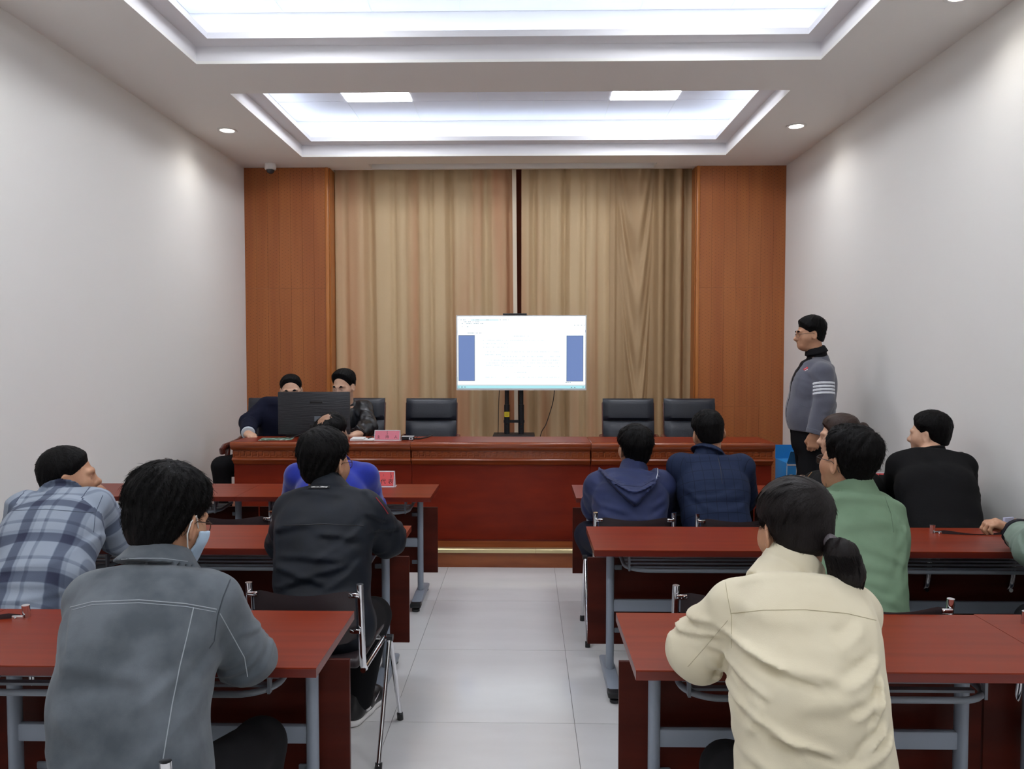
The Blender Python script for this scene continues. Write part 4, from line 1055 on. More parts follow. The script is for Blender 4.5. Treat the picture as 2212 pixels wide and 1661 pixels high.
LAST = {}
def solid_collar(p, base, axis, r0, r1, h, lat):
    ax = A3(Vector(axis).normalized()); v = p - A3(base); s = v @ ax; rv = v - s[:, None] * ax
    l = A3(lat); l = l - ax * (l @ ax); l /= np.linalg.norm(l); f = np.cross(ax, l); rho = np.hypot((rv @ l) / 1.03, (rv @ f) / 1.06)
    R = r0 + (r1 - r0) * np.clip(s / h, 0, 1) ** .8
    return smax(smax((rho - R) * .8, -s, .004), s - h, .006)
def person(label, sp):
    V3 = Vector
    pel, wst, che, upc, nb = [V3(q) for q in sp['spine']]
    hc = V3(sp['head']); yaw, pit, rol = sp['hrot']; hs = sp.get('hs', 1.0); RH = R_head(yaw, pit, rol); hA = A3(hc)
    arms = sp['arms']; sh = [V3(a['s']) for a in arms]
    lat = (sh[1] - sh[0]).normalized()
    aT = sp.get('a', [.165, .155, .165, .145]); bT = sp.get('b', [.12, .11, .115, .085])
    legs = sp['legs']
    base = V3((pel.x, pel.y, sp.get('floor', 0.0)))
    root = thing('person', label, 'person', base, 0, sp.get('group'))
    off = (base.x, base.y, base.z)
    female = sp.get('female', False); ns = sp.get('ns', 1.0)
    h_body, h_head, h_cl = sp.get('vox', (.012, .006, .009))
    tp = [pel, wst, che, upc]
    neck_top = hc + V3((RH @ np.array([0, -.022, -.055], F32) * hs).tolist())
    def trunk(p, pad, ka=.045):
        d = torso(p, tp, aT, bT, lat, pad=pad)
        for i, s_ in enumerate(sh):
            inner = nb.lerp(s_, .30); inner.z = min(nb.z, s_.z + .03) - .070
            d = smin(d, rcone(p, inner, s_, .050 * ns + pad, .048 * ns + pad), ka)
            d = smin(d, rcone(p, nb - V3((0, 0, .048 + sp.get('trapz', 0))), nb.lerp(s_, .70) - V3((0, 0, .004 + sp.get('trapz', 0))), .046 * ns + pad * .5, .036 * ns + pad * .5), .04)
        return d
    def arm(p, a, pad, end=1.0, rr=(.047, .040, .028)):
        w_ = V3(a['e']).lerp(V3(a['w']), end); k = a.get('r', 1.0)
        return chain(p, [a['s'], a['e'], w_], [rr[0] * k + pad, rr[1] * k + pad, rr[2] * k + pad * .8], .02)
    def legd(p, g, pad, rr=(.078, .056, .040)):
        hip = V3(g['h']); return chain(p, [hip, g['k'], g['a']], [rr[0] + pad, rr[1] + pad, rr[2] + pad], .03)
    hands = []
    for a in arms:
        c, R = hand_frame(a['w'], a.get('hd', V3(a['w']) - V3(a['e'])), a.get('palm', (0, 0, -1)))
        hands.append((c, R, 1 if a.get('side', 'L') == 'L' else -1, a.get('curl', .5), a.get('hsz', 1.0)))
    def body_lo(p):
        d = trunk(p, 0.0)
        for a in arms: d = smin(d, arm(p, a, 0.0), .03)
        for g in legs: d = smin(d, legd(p, g, 0.0), .04)
        for g in legs: d = smin(d, rcone(p, g['a'], V3(g['a']) + V3(g['f']).normalized() * .14 - V3((0, 0, .035)), .034, .026), .02)
        return smin(d, rcone(p, nb - V3((0, 0, .04)), neck_top, .060 * ns, .056 * ns), .03)
    def headneck(p):
        q = ((p - hA) @ RH) / hs
        d = head_sdf(q, sp.get('face', True), female) * hs
        return smin(d, rcone(p, nb - V3((0, 0, .04)), neck_top, .060 * ns, .056 * ns), .022)
    def handd(i):
        c, R, sd, cu, hz = hands[i]
        return lambda p: smin(hand_sdf(((p - c) @ R) / hz, sd, cu) * hz, rcone(p, V3(arms[i]['w']) - (V3(arms[i]['w']) - V3(arms[i]['e'])).normalized() * .06, arms[i]['w'], .031, .027), .015)
    parts = []
    allp = tp + [nb] + [V3(a[k]) for a in arms for k in 'sew'] + [V3(g[k]) for g in legs for k in 'hka'] + [V3(g['a']) + V3(g['f']).normalized() * .16 for g in legs]
    lo, hi = bounds(allp, .16)
    zcut = nb.z + .01
    def cut_lo(p):
        return smax(body_lo(p), p[:, 2] - (nb.z + .03), .004)
    parts.append(sdf_mesh(cut_lo, lo, (hi[0], hi[1], nb.z + .06), .018))
    parts.append(sdf_mesh(headneck, hA - .19 * hs, hA + .19 * hs, h_head) if True else None)
    for i in range(2):
        if arms[i].get('vis', True):
            c, R, sd, cu, hz = hands[i]; cc = c + R @ np.array([0, .07, -.01], F32); parts.append(sdf_mesh(handd(i), cc - .125, cc + .125, arms[i].get('hv', .0055)))
    V, Q = join_vq(parts)
    body = np_mesh('body', V, Q, sp.get('skin', m_skin), root, off)
    # ------------------------------------------------ hair
    hp = sp.get('hair', {}); mh = hp.get('mat', m_hair)
    def hairf(p):
        q = ((p - hA) @ RH) / hs
        d = hair_sdf(q, **hp.get('args', {})) * hs
        ex = hp.get('extra')
        if ex: d = smin(d, ex(q, p) * hs, .012)
        return d
    ext = hp.get('ext', ((0, 0, 0), (0, 0, 0)))
    HV, HQ = sdf_mesh(hairf, hA - .17 * hs + np.array(ext[0], F32), hA + .17 * hs + np.array(ext[1], F32), hp.get('h', h_head))
    nst = hp.get('n', 700)
    pieces_V, pieces_Q = [HV], [HQ]
    if nst:
        SV, SQ = strands(HV, HQ, RH, hA, nst, jit=hp.get('jit', .13), length=hp.get('len', .022), rad=hp.get('rad', .0011), seed=hp.get('seed', 3), lift=hp.get('lift', .35), droop=hp.get('droop', .1), whorl=hp.get('args', {}).get('whorl', (.01, -.05)))
        pieces_V.append(SV); pieces_Q.append(SQ)
    Vh, Qh = join_vq(list(zip(pieces_V, pieces_Q)))
    hair = np_mesh_mixed('hair', Vh, Qh, mh, root, off)
    for nm, f, m_, ctr, r_ in hp.get('parts', []):          # bun, ponytail, hair tie ...
        cw = hA + RH @ (np.array(ctr, F32) * hs)
        v, q = sdf_mesh(lambda p: f(((p - hA) @ RH) / hs) * hs, cw - r_, cw + r_, hp.get('ph', h_head)); np_mesh(nm, v, q, m_, root if nm != 'hair_tie' else hair, off)
    # ------------------------------------------------ face details
    def hw(q): return hA + RH @ (np.array(q, F32) * hs)
    if sp.get('face_parts'):
        for s_ in (-1, 1):
            for nm, f, m_, c in (('eye', lambda q: np.maximum(ellip(q, (s_ * .032, .0775, .001), (.0110, .0095, .0026)), -9), m_eye, (s_ * .032, .08, .0)),
                                 ('iris', lambda q: ellip(q, (s_ * .032, .0815, .000), (.0044, .0048, .0026)), m_iris, (s_ * .032, .084, 0)),
                                 ('eyebrow', lambda q: chain(q, [(s_ * .014, .0945, .0215), (s_ * .032, .0915, .0265), (s_ * .051, .0795, .022)], [.0022, .0024, .0014]), m_hair, (s_ * .032, .085, .022))):
                v, q = sdf_mesh(lambda p: f(((p - hA) @ RH) / hs) * hs, hw(c) - .03, hw(c) + .03, .0016)
                if len(v): np_mesh(nm, v, q, m_, root, off)
        v, q = sdf_mesh(lambda p: np.minimum(ellip(((p - hA) @ RH) / hs, (0, .0795, -.058), (.022, .0135, .0052)), ellip(((p - hA) @ RH) / hs, (0, .0775, -.0685), (.019, .0135, .0055))) * hs, hw((0, .085, -.063)) - .035, hw((0, .085, -.063)) + .035, .002)
        if len(v): np_mesh('lips', v, q, m_lip, root, off)
    if sp.get('glasses'):
        mr = m_rim if sp['glasses'] == 'metal' else m_rimd
        g = MB(); lens = []
        for s_ in (-1, 1):
            ring_ = []
            for k in range(20):
                an = 2 * PI * k / 20; cx_, sx_ = math.cos(an), math.sin(an)
                ux = .024 * (abs(cx_) ** .7) * (1 if cx_ > 0 else -1); uz = .017 * (abs(sx_) ** .7) * (1 if sx_ > 0 else -1)
                ring_.append(hw((s_ * .034 + ux, .1005 - abs(s_ * .034 + ux) * .16, -.004 + uz)))
            lens.append(ring_)
            g.tube(ring_ + [ring_[0]], .0013, 6)
            g.tube([hw((s_ * .058, .092, .006)), hw((s_ * .077, .060, .008)), hw((s_ * .083, .0, .010)), hw((s_ * .081, -.022, -.004)), hw((s_ * .078, -.036, -.024))], .0014, 6)
            g.tube([hw((s_ * .058, .0915, .004)), hw((s_ * .060, .090, .006)), hw((s_ * .076, .064, .008))], .0016, 6)
        g.tube([hw((-.011, .099, .002)), hw((0, .104, .005)), hw((.011, .099, .002))], .0013, 6)
        go = g.build('glasses', mr, root, off=off)
        for r_ in lens: MB().add(r_, [tuple(range(20))]).build('lens', m_lens, go, off=off)
    if sp.get('mask'):
        def mf(p):
            q = ((p - hA) @ RH) / hs
            d = np.abs(smin(head_sdf(q, False), ellip(q, (0, .052, -.060), (.046, .042, .046)), .02) - .0055) - .0028
            return np.maximum.reduce([d, q[:, 2] + .012, -.098 - q[:, 2], .018 - q[:, 1]]) * hs
        v, q = sdf_mesh(mf, hw((0, .05, -.05)) - .11, hw((0, .05, -.05)) + .11, .003)
        mo = np_mesh('face_mask', v, q, m_maskc, root, off)
        for s_ in (-1, 1):
            MB().tube([hw((s_ * .058, .045, -.022)), hw((s_ * .074, .020, -.006)), hw((s_ * .084, -.010, .024)), hw((s_ * .087, -.030, .008)), hw((s_ * .083, -.030, -.020)), hw((s_ * .074, -.008, -.050)), hw((s_ * .058, .030, -.072))], .0018, 8).build('ear_loop', m_white, mo, smooth=True, off=off)
    # ------------------------------------------------ garments
    for gm in sp['wear']:
        kind = gm['kind']; pad = gm.get('pad', .016); fo = gm.get('folds', [])
        if kind == 'top':
            hem = gm.get('hem')
            ends = gm.get('ends', (.94, .94))
            cols = gm.get('collar', 'stand'); ch = gm.get('ch', .045)
            nax = (neck_top - nb).normalized() if gm.get('naxis') is None else V3(gm['naxis'])
            cb = nb + nax * gm.get('cup', .004) + V3(gm.get('coff', (0, 0, 0)))
            def topf(p, pad=pad, cols=cols, ch=ch, nax=nax, cb=cb, hem=hem, ends=ends, fo=fo, gm=gm):
                d = trunk(p, pad, gm.get('ka', .04))
                for a, en in zip(arms, ends):
                    wv = (V3(a['w']) - V3(a['e'])); L = wv.length; wv = wv.normalized(); cut = V3(a['e']) + wv * L * en
                    ad = arm(p, a, pad * gm.get('sl', 1.0), 1.05, gm.get('rr', (.047, .042, .034)))
                    ad = np.maximum(ad, np.where(np.abs(ad) < .1, (p - A3(cut)) @ A3(wv), -9))
                    wk = gm.get('wrk', .0055)
                    mk_ = np.abs(ad) < .045
                    if wk and mk_.any():
                        pm = p[mk_]; s0, e0, w0 = A3(a['s']), A3(a['e']), A3(a['w']); t1 = seg_t(pm, s0, e0); t2 = seg_t(pm, e0, w0); l1 = np.linalg.norm(e0 - s0); l2 = np.linalg.norm(w0 - e0)
                        ln = np.where(t2 > 0, l1 + t2 * l2, t1 * l1); nz_ = vnoise(pm * 7 + 3.3)
                        rd = 1 - 2 * np.abs(vnoise(np.stack([ln * 34 + 1.6 * nz_ + pm[:, 2] * 10, pm[:, 0] * 7 + nz_, pm[:, 1] * 7], 1)))
                        ad = ad.copy(); ad[mk_] -= wk * rd * (.25 + np.exp(-((ln - l1) / .10) ** 2))
                    d = smin(d, ad, gm.get('kar', .022))
                for f_ in fo: d = d - f_(p)
                dr = gm.get('drape')
                if dr: 
                    for g in legs: d = smin(d, rcone(p, g['h'], V3(g['h']).lerp(V3(g['k']), dr), .085 + pad, .07 + pad), .05)
                if hem is not None: d = smax(d, (A3(hem[0]) - p) @ A3(V3(hem[1]).normalized()), .006)
                cr = gm.get('cr', .066)
                if cols in ('stand', 'folded', 'shirt', 'band'):
                    # carve the neck opening, then add the collar
                    nk = rcone(p, nb + nax * (cr - .010) + V3(gm.get('coff', (0, 0, 0))), nb + nax * .2, cr - .007, cr - .007)
                    e = solid_collar(p, cb - nax * .06, nax, cr + .012, cr + .003, ch + .06, lat)
                    d = smax(smin(d, e, .008), -nk, .004)
                    axv = A3(nax); vv = p - A3(cb); ss = vv @ axv; rr_ = np.linalg.norm(vv - ss[:, None] * axv, axis=1)
                    gz = gm.get('groove', .004); d = smax(d, gz - np.hypot(rr_ - cr - gm.get('gr', .013), ss - .002), .004)
                    if cols in ('folded', 'shirt'):
                        k = gm.get('flare', .030)
                        e2 = solid_collar(p, cb - nax * gm.get('drop', .004), nax, cr + .012 + k, cr + .005, ch + .004, lat)
                        d = np.minimum(d, smax(e2, -nk, .004))
                ex = gm.get('extra')
                if ex: d = ex(p, d)
                return d
            zz = [tp[0], tp[1], tp[2], tp[3], nb + V3((0, 0, .06))] + [V3(a[k]) for a in arms for k in 'sew'] + ([V3(g['h']).lerp(V3(g['k']), gm['drape']) for g in legs] if gm.get('drape') else [])
            lo, hi = bounds(zz, .20)
            v, q = sdf_mesh(topf, lo, hi, gm.get('h', h_cl))
            o = np_mesh(gm['name'], v, q, gm['mat'], root, off)
            if gm.get('attr'):
                Va = np.asarray(v, F32); dT = torso(Va, tp, aT, bT, lat, pad=pad); best = dT.copy()
                dirz = A3((upc - pel).normalized()); uv = np.stack([(Va - A3(pel)) @ A3(lat), np.zeros(len(Va), F32), (Va - A3(pel)) @ dirz], 1)
                for a, sg in zip(arms, (-1, 1)):
                    dA = arm(Va, a, pad); s0, e0, w0 = A3(a['s']), A3(a['e']), A3(a['w'])
                    t1 = seg_t(Va, s0, e0); t2 = seg_t(Va, e0, w0); l1 = np.linalg.norm(e0 - s0); l2 = np.linalg.norm(w0 - e0)
                    onf = np.linalg.norm(Va - (e0 + t2[:, None] * (w0 - e0)), axis=1) < np.linalg.norm(Va - (s0 + t1[:, None] * (e0 - s0)), axis=1)
                    ln = np.where(onf, l1 + t2 * l2, t1 * l1); axp = np.where(onf[:, None], e0 + t2[:, None] * (w0 - e0), s0 + t1[:, None] * (e0 - s0)); dvec = Va - axp
                    lc = np.abs((Va - A3(sh[0].lerp(sh[1], .5))) @ A3(lat)); m_ = (lc > (sh[1] - sh[0]).length * .5 - .012) & (dA < .03) & ((Va @ A3(lat) > A3(sh[0].lerp(sh[1], .5)) @ A3(lat)) == (sg > 0)); best = np.minimum(best, dA)
                    uva = np.stack([sg * .2 + dvec @ A3((.7, -.7, 0)), np.zeros(len(Va), F32), .42 - ln], 1); uv[m_] = uva[m_]
                at = o.data.attributes.new('cloth', 'FLOAT_VECTOR', 'POINT'); at.data.foreach_set('vector', uv.astype(F32).ravel())
            # cuffs / ribs
            for (nm, m_, i, t0, t1, ex_) in gm.get('bands', []):
                a = arms[i]
                def bf(p, a=a, t0=t0, t1=t1, ex_=ex_):
                    if t0 >= 1 or t1 > 1: A_, B_ = V3(a['e']), V3(a['w']); u0, u1 = t0 - 1, t1 - 1
                    else: A_, B_ = V3(a['s']), V3(a['e']); u0, u1 = t0, t1
                    ax_ = (B_ - A_); L = ax_.length; ax_ = ax_.normalized(); s_ = (p - A3(A_)) @ A3(ax_)
                    d = arm(p, a, pad * gm.get('sl', 1.0) + ex_, 1.05, gm.get('rr', (.047, .042, .034)))
                    for f_ in fo: d = d - f_(p)
                    return np.maximum(d, np.maximum(L * u0 - s_, s_ - L * u1))
                A_, B_ = (V3(a['e']), V3(a['w'])) if t1 > 1 else (V3(a['s']), V3(a['e'])); u = ((t0 + t1) / 2) - (1 if t1 > 1 else 0); c = A3(A_.lerp(B_, u))
                v2, q2 = sdf_mesh(bf, c - .1, c + .1, .004)
                if len(v2): np_mesh(nm, v2, q2, m_, o, off)
            # seams and stitch lines shot onto the cloth from the photograph's side
            if gm.get('seams'):
                bv = BVHTree.FromPolygons([tuple(x_) for x_ in v.tolist()], q.tolist())
                for (nm, m_, rad, pl_, dash) in gm['seams']:
                    pts = []
                    for i in range(len(pl_) - 1):
                        (x0, y0), (x1, y1) = pl_[i], pl_[i + 1]; nseg = max(2, int(math.hypot(x1 - x0, y1 - y0) / 6))
                        for k in range(nseg + (1 if i == len(pl_) - 2 else 0)):
                            t_ = k / nseg; d_ = (P(x0 + (x1 - x0) * t_, y0 + (y1 - y0) * t_, 1.0) - V3((0, 0, EYE))).normalized()
                            hit = bv.ray_cast(V3((0, 0, EYE)), d_)
                            if hit[0] is not None: pts.append(hit[0] + hit[1] * rad * .35 * (1 if hit[1].y < 0 else -1))
                    if len(pts) > 3: MB().tube(pts, rad, 6).build(nm, m_, o, off=off, smooth=True)
            LAST[gm['name']] = (v, q, o)
        elif kind == 'trousers':
            def trf(p, pad=pad, gm=gm):
                d = torso(p, [pel - V3((0, 0, .02)), pel.lerp(wst, .6)], [aT[0] - .012] * 2, [bT[0]] * 2, lat, pad=pad + .005)
                for g in legs:
                    l_ = legd(p, g, pad, gm.get('rr', (.082, .064, .052)))
                    ax_ = (V3(g['a']) - V3(g['k'])).normalized(); l_ = np.maximum(l_, (p - A3(g['a'])) @ A3(ax_) - .03)
                    d = smin(d, l_, .03)
                d = smax(d, p[:, 2] - (pel.z + .12), .01)
                for f_ in fo: d = d - f_(p)
                return d
            lo, hi = bounds([pel + V3((0, 0, .1))] + [V3(g[k]) for g in legs for k in 'hka'], .17)
            v, q = sdf_mesh(trf, lo, hi, gm.get('h', .012)); np_mesh('trousers', v, q, gm['mat'], root, off)
        elif kind == 'shoes':
            for g in legs:
                f = V3(g['f']); f.z = 0; f.normalize(); an = V3(g['a']); fz = sp.get('floor', 0.0)
                r_ = V3((f.y, -f.x, 0)); o_ = A3((an.x, an.y, fz)); Rm = np.array([[r_.x, f.x, 0], [r_.y, f.y, 0], [0, 0, 1]], F32)
                def up(p):
                    q_ = (p - o_) @ Rm
                    d = smin(chain(q_, [(0, -.045, .052), (0, .05, .048), (0, .15, .038), (0, .185, .034)], [.040, .042, .043, .032], .02), rcone(q_, (0, -.03, .05), (0, -.025, .11), .040, .042), .02)
                    return smax(d, .020 - q_[:, 2], .003)
                def so(p):
                    q_ = (p - o_) @ Rm; d = chain(q_ * np.array([1, 1, .3], F32), [(0, -.048, .0), (0, .05, .0), (0, .15, 0), (0, .19, 0)], [.041, .041, .046, .034], .02)
                    return smax(smax(d, q_[:, 2] - .026, .003), -q_[:, 2] + .001, .003)
                c = o_ + Rm @ np.array([0, .07, .05], F32)
                v, q = sdf_mesh(up, c - .17, c + .17, gm.get('h', .008)); s_o = np_mesh('shoe', v, q, gm.get('mat', m_shoe), root, off)
                v, q = sdf_mesh(so, c - .17, c + .17, gm.get('h', .008)); np_mesh('sole', v, q, gm.get('sole', m_shoe), s_o, off)
                if gm.get('swoosh'):
                    w_ = MB()
                    for sd in (-1, 1):
                        # curved check mark along the side of the shoe
                        top = [(-.01, .040), (.02, .034), (.06, .040), (.10, .056), (.125, .072)]; bot = [(-.012, .050), (.015, .046), (.055, .050), (.095, .060), (.125, .0725)]
                        V_ = [A3(Vector(o_.tolist())) + Rm @ np.array([sd * (.0445 - .0 * i), y_, z_], F32) for i, (y_, z_) in enumerate(top)] + [A3(Vector(o_.tolist())) + Rm @ np.array([sd * .0445, y_, z_], F32) for (y_, z_) in bot]
                        w_.add(V_, [(i, i + 1, 6 + i, 5 + i) for i in range(4)])
                    w_.build('check_mark', m_sole, s_o, off=off)
    return root
m_maskc = mat('surgical_mask', S(176, 200, 222), .8)
# ================================================================== THE PEOPLE
def seat_legs(pel, lat, spread=.12, reach=.42, kz=.49, az=.085, fdir=(0, 1, 0), kx=(0, 0), adv=(0, 0)):
    out = []
    f = Vector(fdir).normalized()
    for i, s in enumerate((-1, 1)):
        h = pel + lat * (.088 * s) - Vector((0, 0, .015)); k = pel + lat * (spread * s + kx[i]) + f * reach; k.z = kz + (pel.z - .53) * .0
        a = k - f * (.03 - adv[i]); a.z = az
        out.append(dict(h=h, k=k, a=a, f=f + lat * (.15 * s)))
    return out
X_ = Vector((1, 0, 0))
# ---------------- 1 grey suede jacket, nearest on the left
m_suede = cloth_mat('grey_suede', S(102, 108, 114), .95, rgb2=S(76, 82, 88), nscale=(9, 9, 9), ndetail=6, sheen=.12, bump=.08)
m_stitch = mat('pale_stitch', S(150, 156, 162), .8); m_seamd = mat('dark_seam', S(58, 64, 70), .9)
pel = Vector((-.885, 1.68, .54))
G_f = fold_fn([(150, 1420, 330, 1440, 16, 5), (400, 1440, 330, 1500, 14, 5), (455, 1420, 380, 1540, 14, 5), (440, 1500, 330, 1620, 16, 5), (160, 1500, 260, 1560, 18, 4), (130, 1580, 240, 1640, 18, 4),
               (500, 1300, 545, 1330, 8, 5), (470, 1330, 560, 1390, 12, 5), (480, 1380, 575, 1420, 10, 4), (470, 1420, 530, 1450, 9, 4), (150, 1330, 170, 1400, 9, 5)], 1.72)
person('person in a grey suede jacket and face mask seated nearest at the left', dict(
    spine=(pel, P(285, 1500, 1.76), P(312, 1370, 1.82), P(335, 1275, 1.88), P(352, 1215, 1.93)), head=P(362, 1128, 1.98), hrot=(-13, 14, 3), hs=1.07,
    a=[.150, .142, .152, .150], b=[.125, .11, .11, .08], ns=1.0, face=True, glasses='metal', mask=True,
    arms=[dict(s=P(212, 1300, 1.86), e=P(188, 1420, 2.04), w=(-1.02, 2.30, .765), side='L', palm=(0, 0, -1), curl=.6), dict(s=P(456, 1304, 1.88), e=P(534, 1422, 1.97), w=(-.98, 2.26, .765), side='R', curl=.6)],
    legs=seat_legs(pel, X_, spread=.13, reach=.44, kz=.445), vox=(.011, .0048, .0062),
    hair=dict(args=dict(thick=.017, top=.016, back=.003, spike=.004, whorl=(.02, -.04), region=dict(nape=-.060, side=.012)), n=9000, len=.026, rad=.00045, lift=.16, droop=.15, h=.0048, seed=4),
    wear=[dict(kind='top', name='suede_jacket', mat=m_suede, pad=.021, collar='folded', ch=.046, cr=.062, flare=.032, drop=.004, sl=1.0, naxis=(.04, .38, .92), cup=-.004, folds=[G_f, auto_folds(3, .0022, 6, 9)], rr=(.050, .044, .036), coff=(-.012, 0, .0),
               seams=[('yoke_seam', m_stitch, .0013, [(152, 1312), (200, 1300), (300, 1296), (400, 1304), (468, 1316)], 0), ('yoke_stitch', m_stitch, .0009, [(155, 1318), (200, 1306), (300, 1302), (400, 1310), (466, 1322)], 0),
                      ('side_seam', m_stitch, .0013, [(418, 1312), (405, 1370), (388, 1440), (372, 1520), (352, 1640)], 0), ('sleeve_seam', m_stitch, .0013, [(475, 1325), (500, 1370), (528, 1420), (535, 1462)], 0),
                      ('armhole_seam', m_seamd, .0016, [(500, 1245), (482, 1290), (470, 1330), (462, 1385), (452, 1400)], 0), ('collar_stitch', m_stitch, .001, [(262, 1208), (300, 1206), (350, 1206), (405, 1213)], 0)]),
          dict(kind='trousers', mat=m_trous, pad=.006), dict(kind='shoes', h=.010)]))
# ---------------- 2 cream jacket woman with ponytail
m_cream = cloth_mat('cream_cotton', S(212, 203, 178), .8, rgb2=S(204, 194, 168), nscale=(6, 6, 6), sheen=.1, bump=.06)
m_creamseam = mat('cream_seam', S(176, 166, 138), .9)
pel = Vector((.63, 1.62, .53))
W_f = fold_fn(w0=.8, amp=1.5, D=1.66, segs=[(1585, 1400, 1680, 1425, 10, 8), (1600, 1412, 1780, 1440, 14, 6), (1570, 1450, 1640, 1480, 10, 5), (1680, 1430, 1750, 1450, 9, 5), (1585, 1510, 1700, 1570, 11, 8), (1640, 1545, 1760, 1572, 10, 7), (1890, 1420, 1790, 1455, 14, 6),
               (1885, 1480, 1800, 1510, 12, 7), (1880, 1530, 1810, 1580, 12, 8), (1900, 1560, 1780, 1600, 12, 7), (1890, 1450, 1840, 1540, 9, 6), (1690, 1490, 1860, 1480, 22, 4), (1600, 1600, 1700, 1650, 16, 5), (1740, 1590, 1860, 1650, 18, 5),
               (1870, 1360, 1800, 1390, 16, 5), (1600, 1340, 1760, 1352, 26, 3), (1500, 1330, 1560, 1310, 9, 6), (1480, 1380, 1560, 1340, 12, 5), (1470, 1430, 1570, 1390, 12, 6), (1490, 1450, 1590, 1420, 9, 5), (1550, 1290, 1590, 1310, 8, 5), (1620, 1480, 1600, 1560, 10, 5)])
def tail_f(q):
    d = chain(q, [(.030, -.112, -.026), (.036, -.140, -.050), (.046, -.136, -.095), (.052, -.126, -.140)], [.017, .034, .038, .014], .02)
    an = np.arctan2(q[:, 0] - .045, q[:, 1] + .132)
    return d + .0035 * vnoise(np.stack([an * 7, q[:, 2] * 12, an * 0], 1)) + .0016 * vnoise(np.stack([an * 22, q[:, 2] * 16, an * 0], 1))
person('person in a cream jacket with a ponytail seated nearest on the right', dict(
    spine=(pel, P(1742, 1500, 1.70), P(1735, 1385, 1.77), P(1722, 1292, 1.83), P(1702, 1238, 1.88)), head=P(1714, 1148, 1.93), hrot=(12, 10, -2), hs=.985, female=True,
    a=[.152, .136, .138, .135], b=[.125, .105, .10, .075], ns=.9, face=False, trapz=.006,
    arms=[dict(s=P(1590, 1322, 1.84), e=P(1506, 1408, 1.92), w=(.58, 2.28, .765), side='L', curl=.6), dict(s=P(1832, 1326, 1.85), e=P(1838, 1405, 2.02), w=(.74, 2.26, .765), side='R', curl=.6)],
    legs=seat_legs(pel, X_, spread=.10, reach=.42, kx=(.015, 0), kz=.43), vox=(.011, .0048, .0062),
    hair=dict(mat=m_hairp, args=dict(thick=.012, top=.012, back=.008, spike=.0012, whorl=(.03, -.115), region=dict(nape=-.056, side=.015), fade=.02), n=7000, len=.045, rad=.00035, lift=.0, jit=.02, droop=.0, h=.0045, seed=9,
              parts=[('ponytail', tail_f, m_hairp, (.042, -.13, -.085), .12), ('hair_tie', lambda q: chain(q, [(.029, -.108, -.020), (.033, -.118, -.031)], [.019, .019]), mat('grey_hair_tie', S(86, 80, 84), .4), (.031, -.112, -.026), .04),
                     ('hair_pin', lambda q: chain(q, [(-.060, -.090, .038), (-.030, -.105, .062)], [.0016, .0016]), m_black, (-.045, -.095, .05), .03)], ph=.0042),
    wear=[dict(kind='top', name='cream_jacket', mat=m_cream, pad=.022, collar='stand', ch=.058, cr=.066, cup=-.004, groove=.006, sl=1.1, folds=[W_f, auto_folds(8, .0034, 5, 14)], rr=(.047, .044, .038), drape=.3, h=.0062,
               seams=[('yoke_seam', m_creamseam, .001, [(1578, 1325), (1650, 1318), (1740, 1317), (1830, 1325), (1892, 1340)], 0), ('armhole_seam', m_creamseam, .0009, [(1566, 1252), (1572, 1290), (1580, 1330), (1580, 1400)], 0),
                      ('sleeve_seam', m_creamseam, .0008, [(1572, 1340), (1530, 1390), (1486, 1440)], 0)]),
          dict(kind='trousers', mat=m_trous, pad=.006), dict(kind='shoes', h=.010)]))
# loose hair of the ponytail
_pt = [o_ for o_ in bpy.data.objects if o_.name.startswith('ponytail')][0]
_r = np.random.RandomState(7); _hc = A3(P(1714, 1148, 1.93)); _RH = R_head(12, 10, -2); _hs = .985; _n = 1500
_c = np.array([(.030, -.112, -.026), (.037, -.142, -.052), (.046, -.137, -.098), (.056, -.126, -.150)], F32)
_a = _r.uniform(0, 2 * PI, _n); _q = np.sqrt(_r.uniform(.55, 1, _n)); _L = _r.uniform(.80, 1.12, _n)
_rings = []
for _k, _t in enumerate((0, .33, .66, 1.0)):
    _tt = np.clip(_t * _L, 0, 1.15) * 3; _i = np.clip(_tt.astype(int), 0, 2); _f = (_tt - _i)[:, None]; _ctr = _c[_i] * (1 - _f) + _c[_i + 1] * _f
    _rad = np.interp(_tt / 3, [0, .3, .7, 1.1], [.017, .0405, .0425, .020]) * _q; _a2 = _a + .5 * _t
    _pos = _ctr + np.stack([np.cos(_a2) * _rad, np.sin(_a2) * _rad, np.zeros(_n)], 1)
    _w = .0007 * (1 - .3 * _t)
    if _k == 3: _rings.append(_pos[:, None, :])
    else: _rings.append(np.stack([_pos + np.array([math.cos(b_) * _w, math.sin(b_) * _w, 0]) for b_ in (0, 2.09, 4.19)], 1))
_W = np.concatenate(_rings, 1).reshape(-1, 3); _W = _hc + (_W * _hs) @ _RH.T
_fq = []
for _k in range(2):
    for j in range(3): _fq.append((_k * 3 + j, _k * 3 + (j + 1) % 3, _k * 3 + 3 + (j + 1) % 3, _k * 3 + 3 + j))
for j in range(3): _fq.append((6 + j, 6 + (j + 1) % 3, 9, 9))
_Q = (np.array(_fq)[None] + (np.arange(_n) * 10)[:, None, None]).reshape(-1, 4)
_o = np_mesh_mixed('loose_strands', _W, _Q, m_hairp, _pt, tuple(_pt.parent.location)); _o['kind'] = 'stuff'
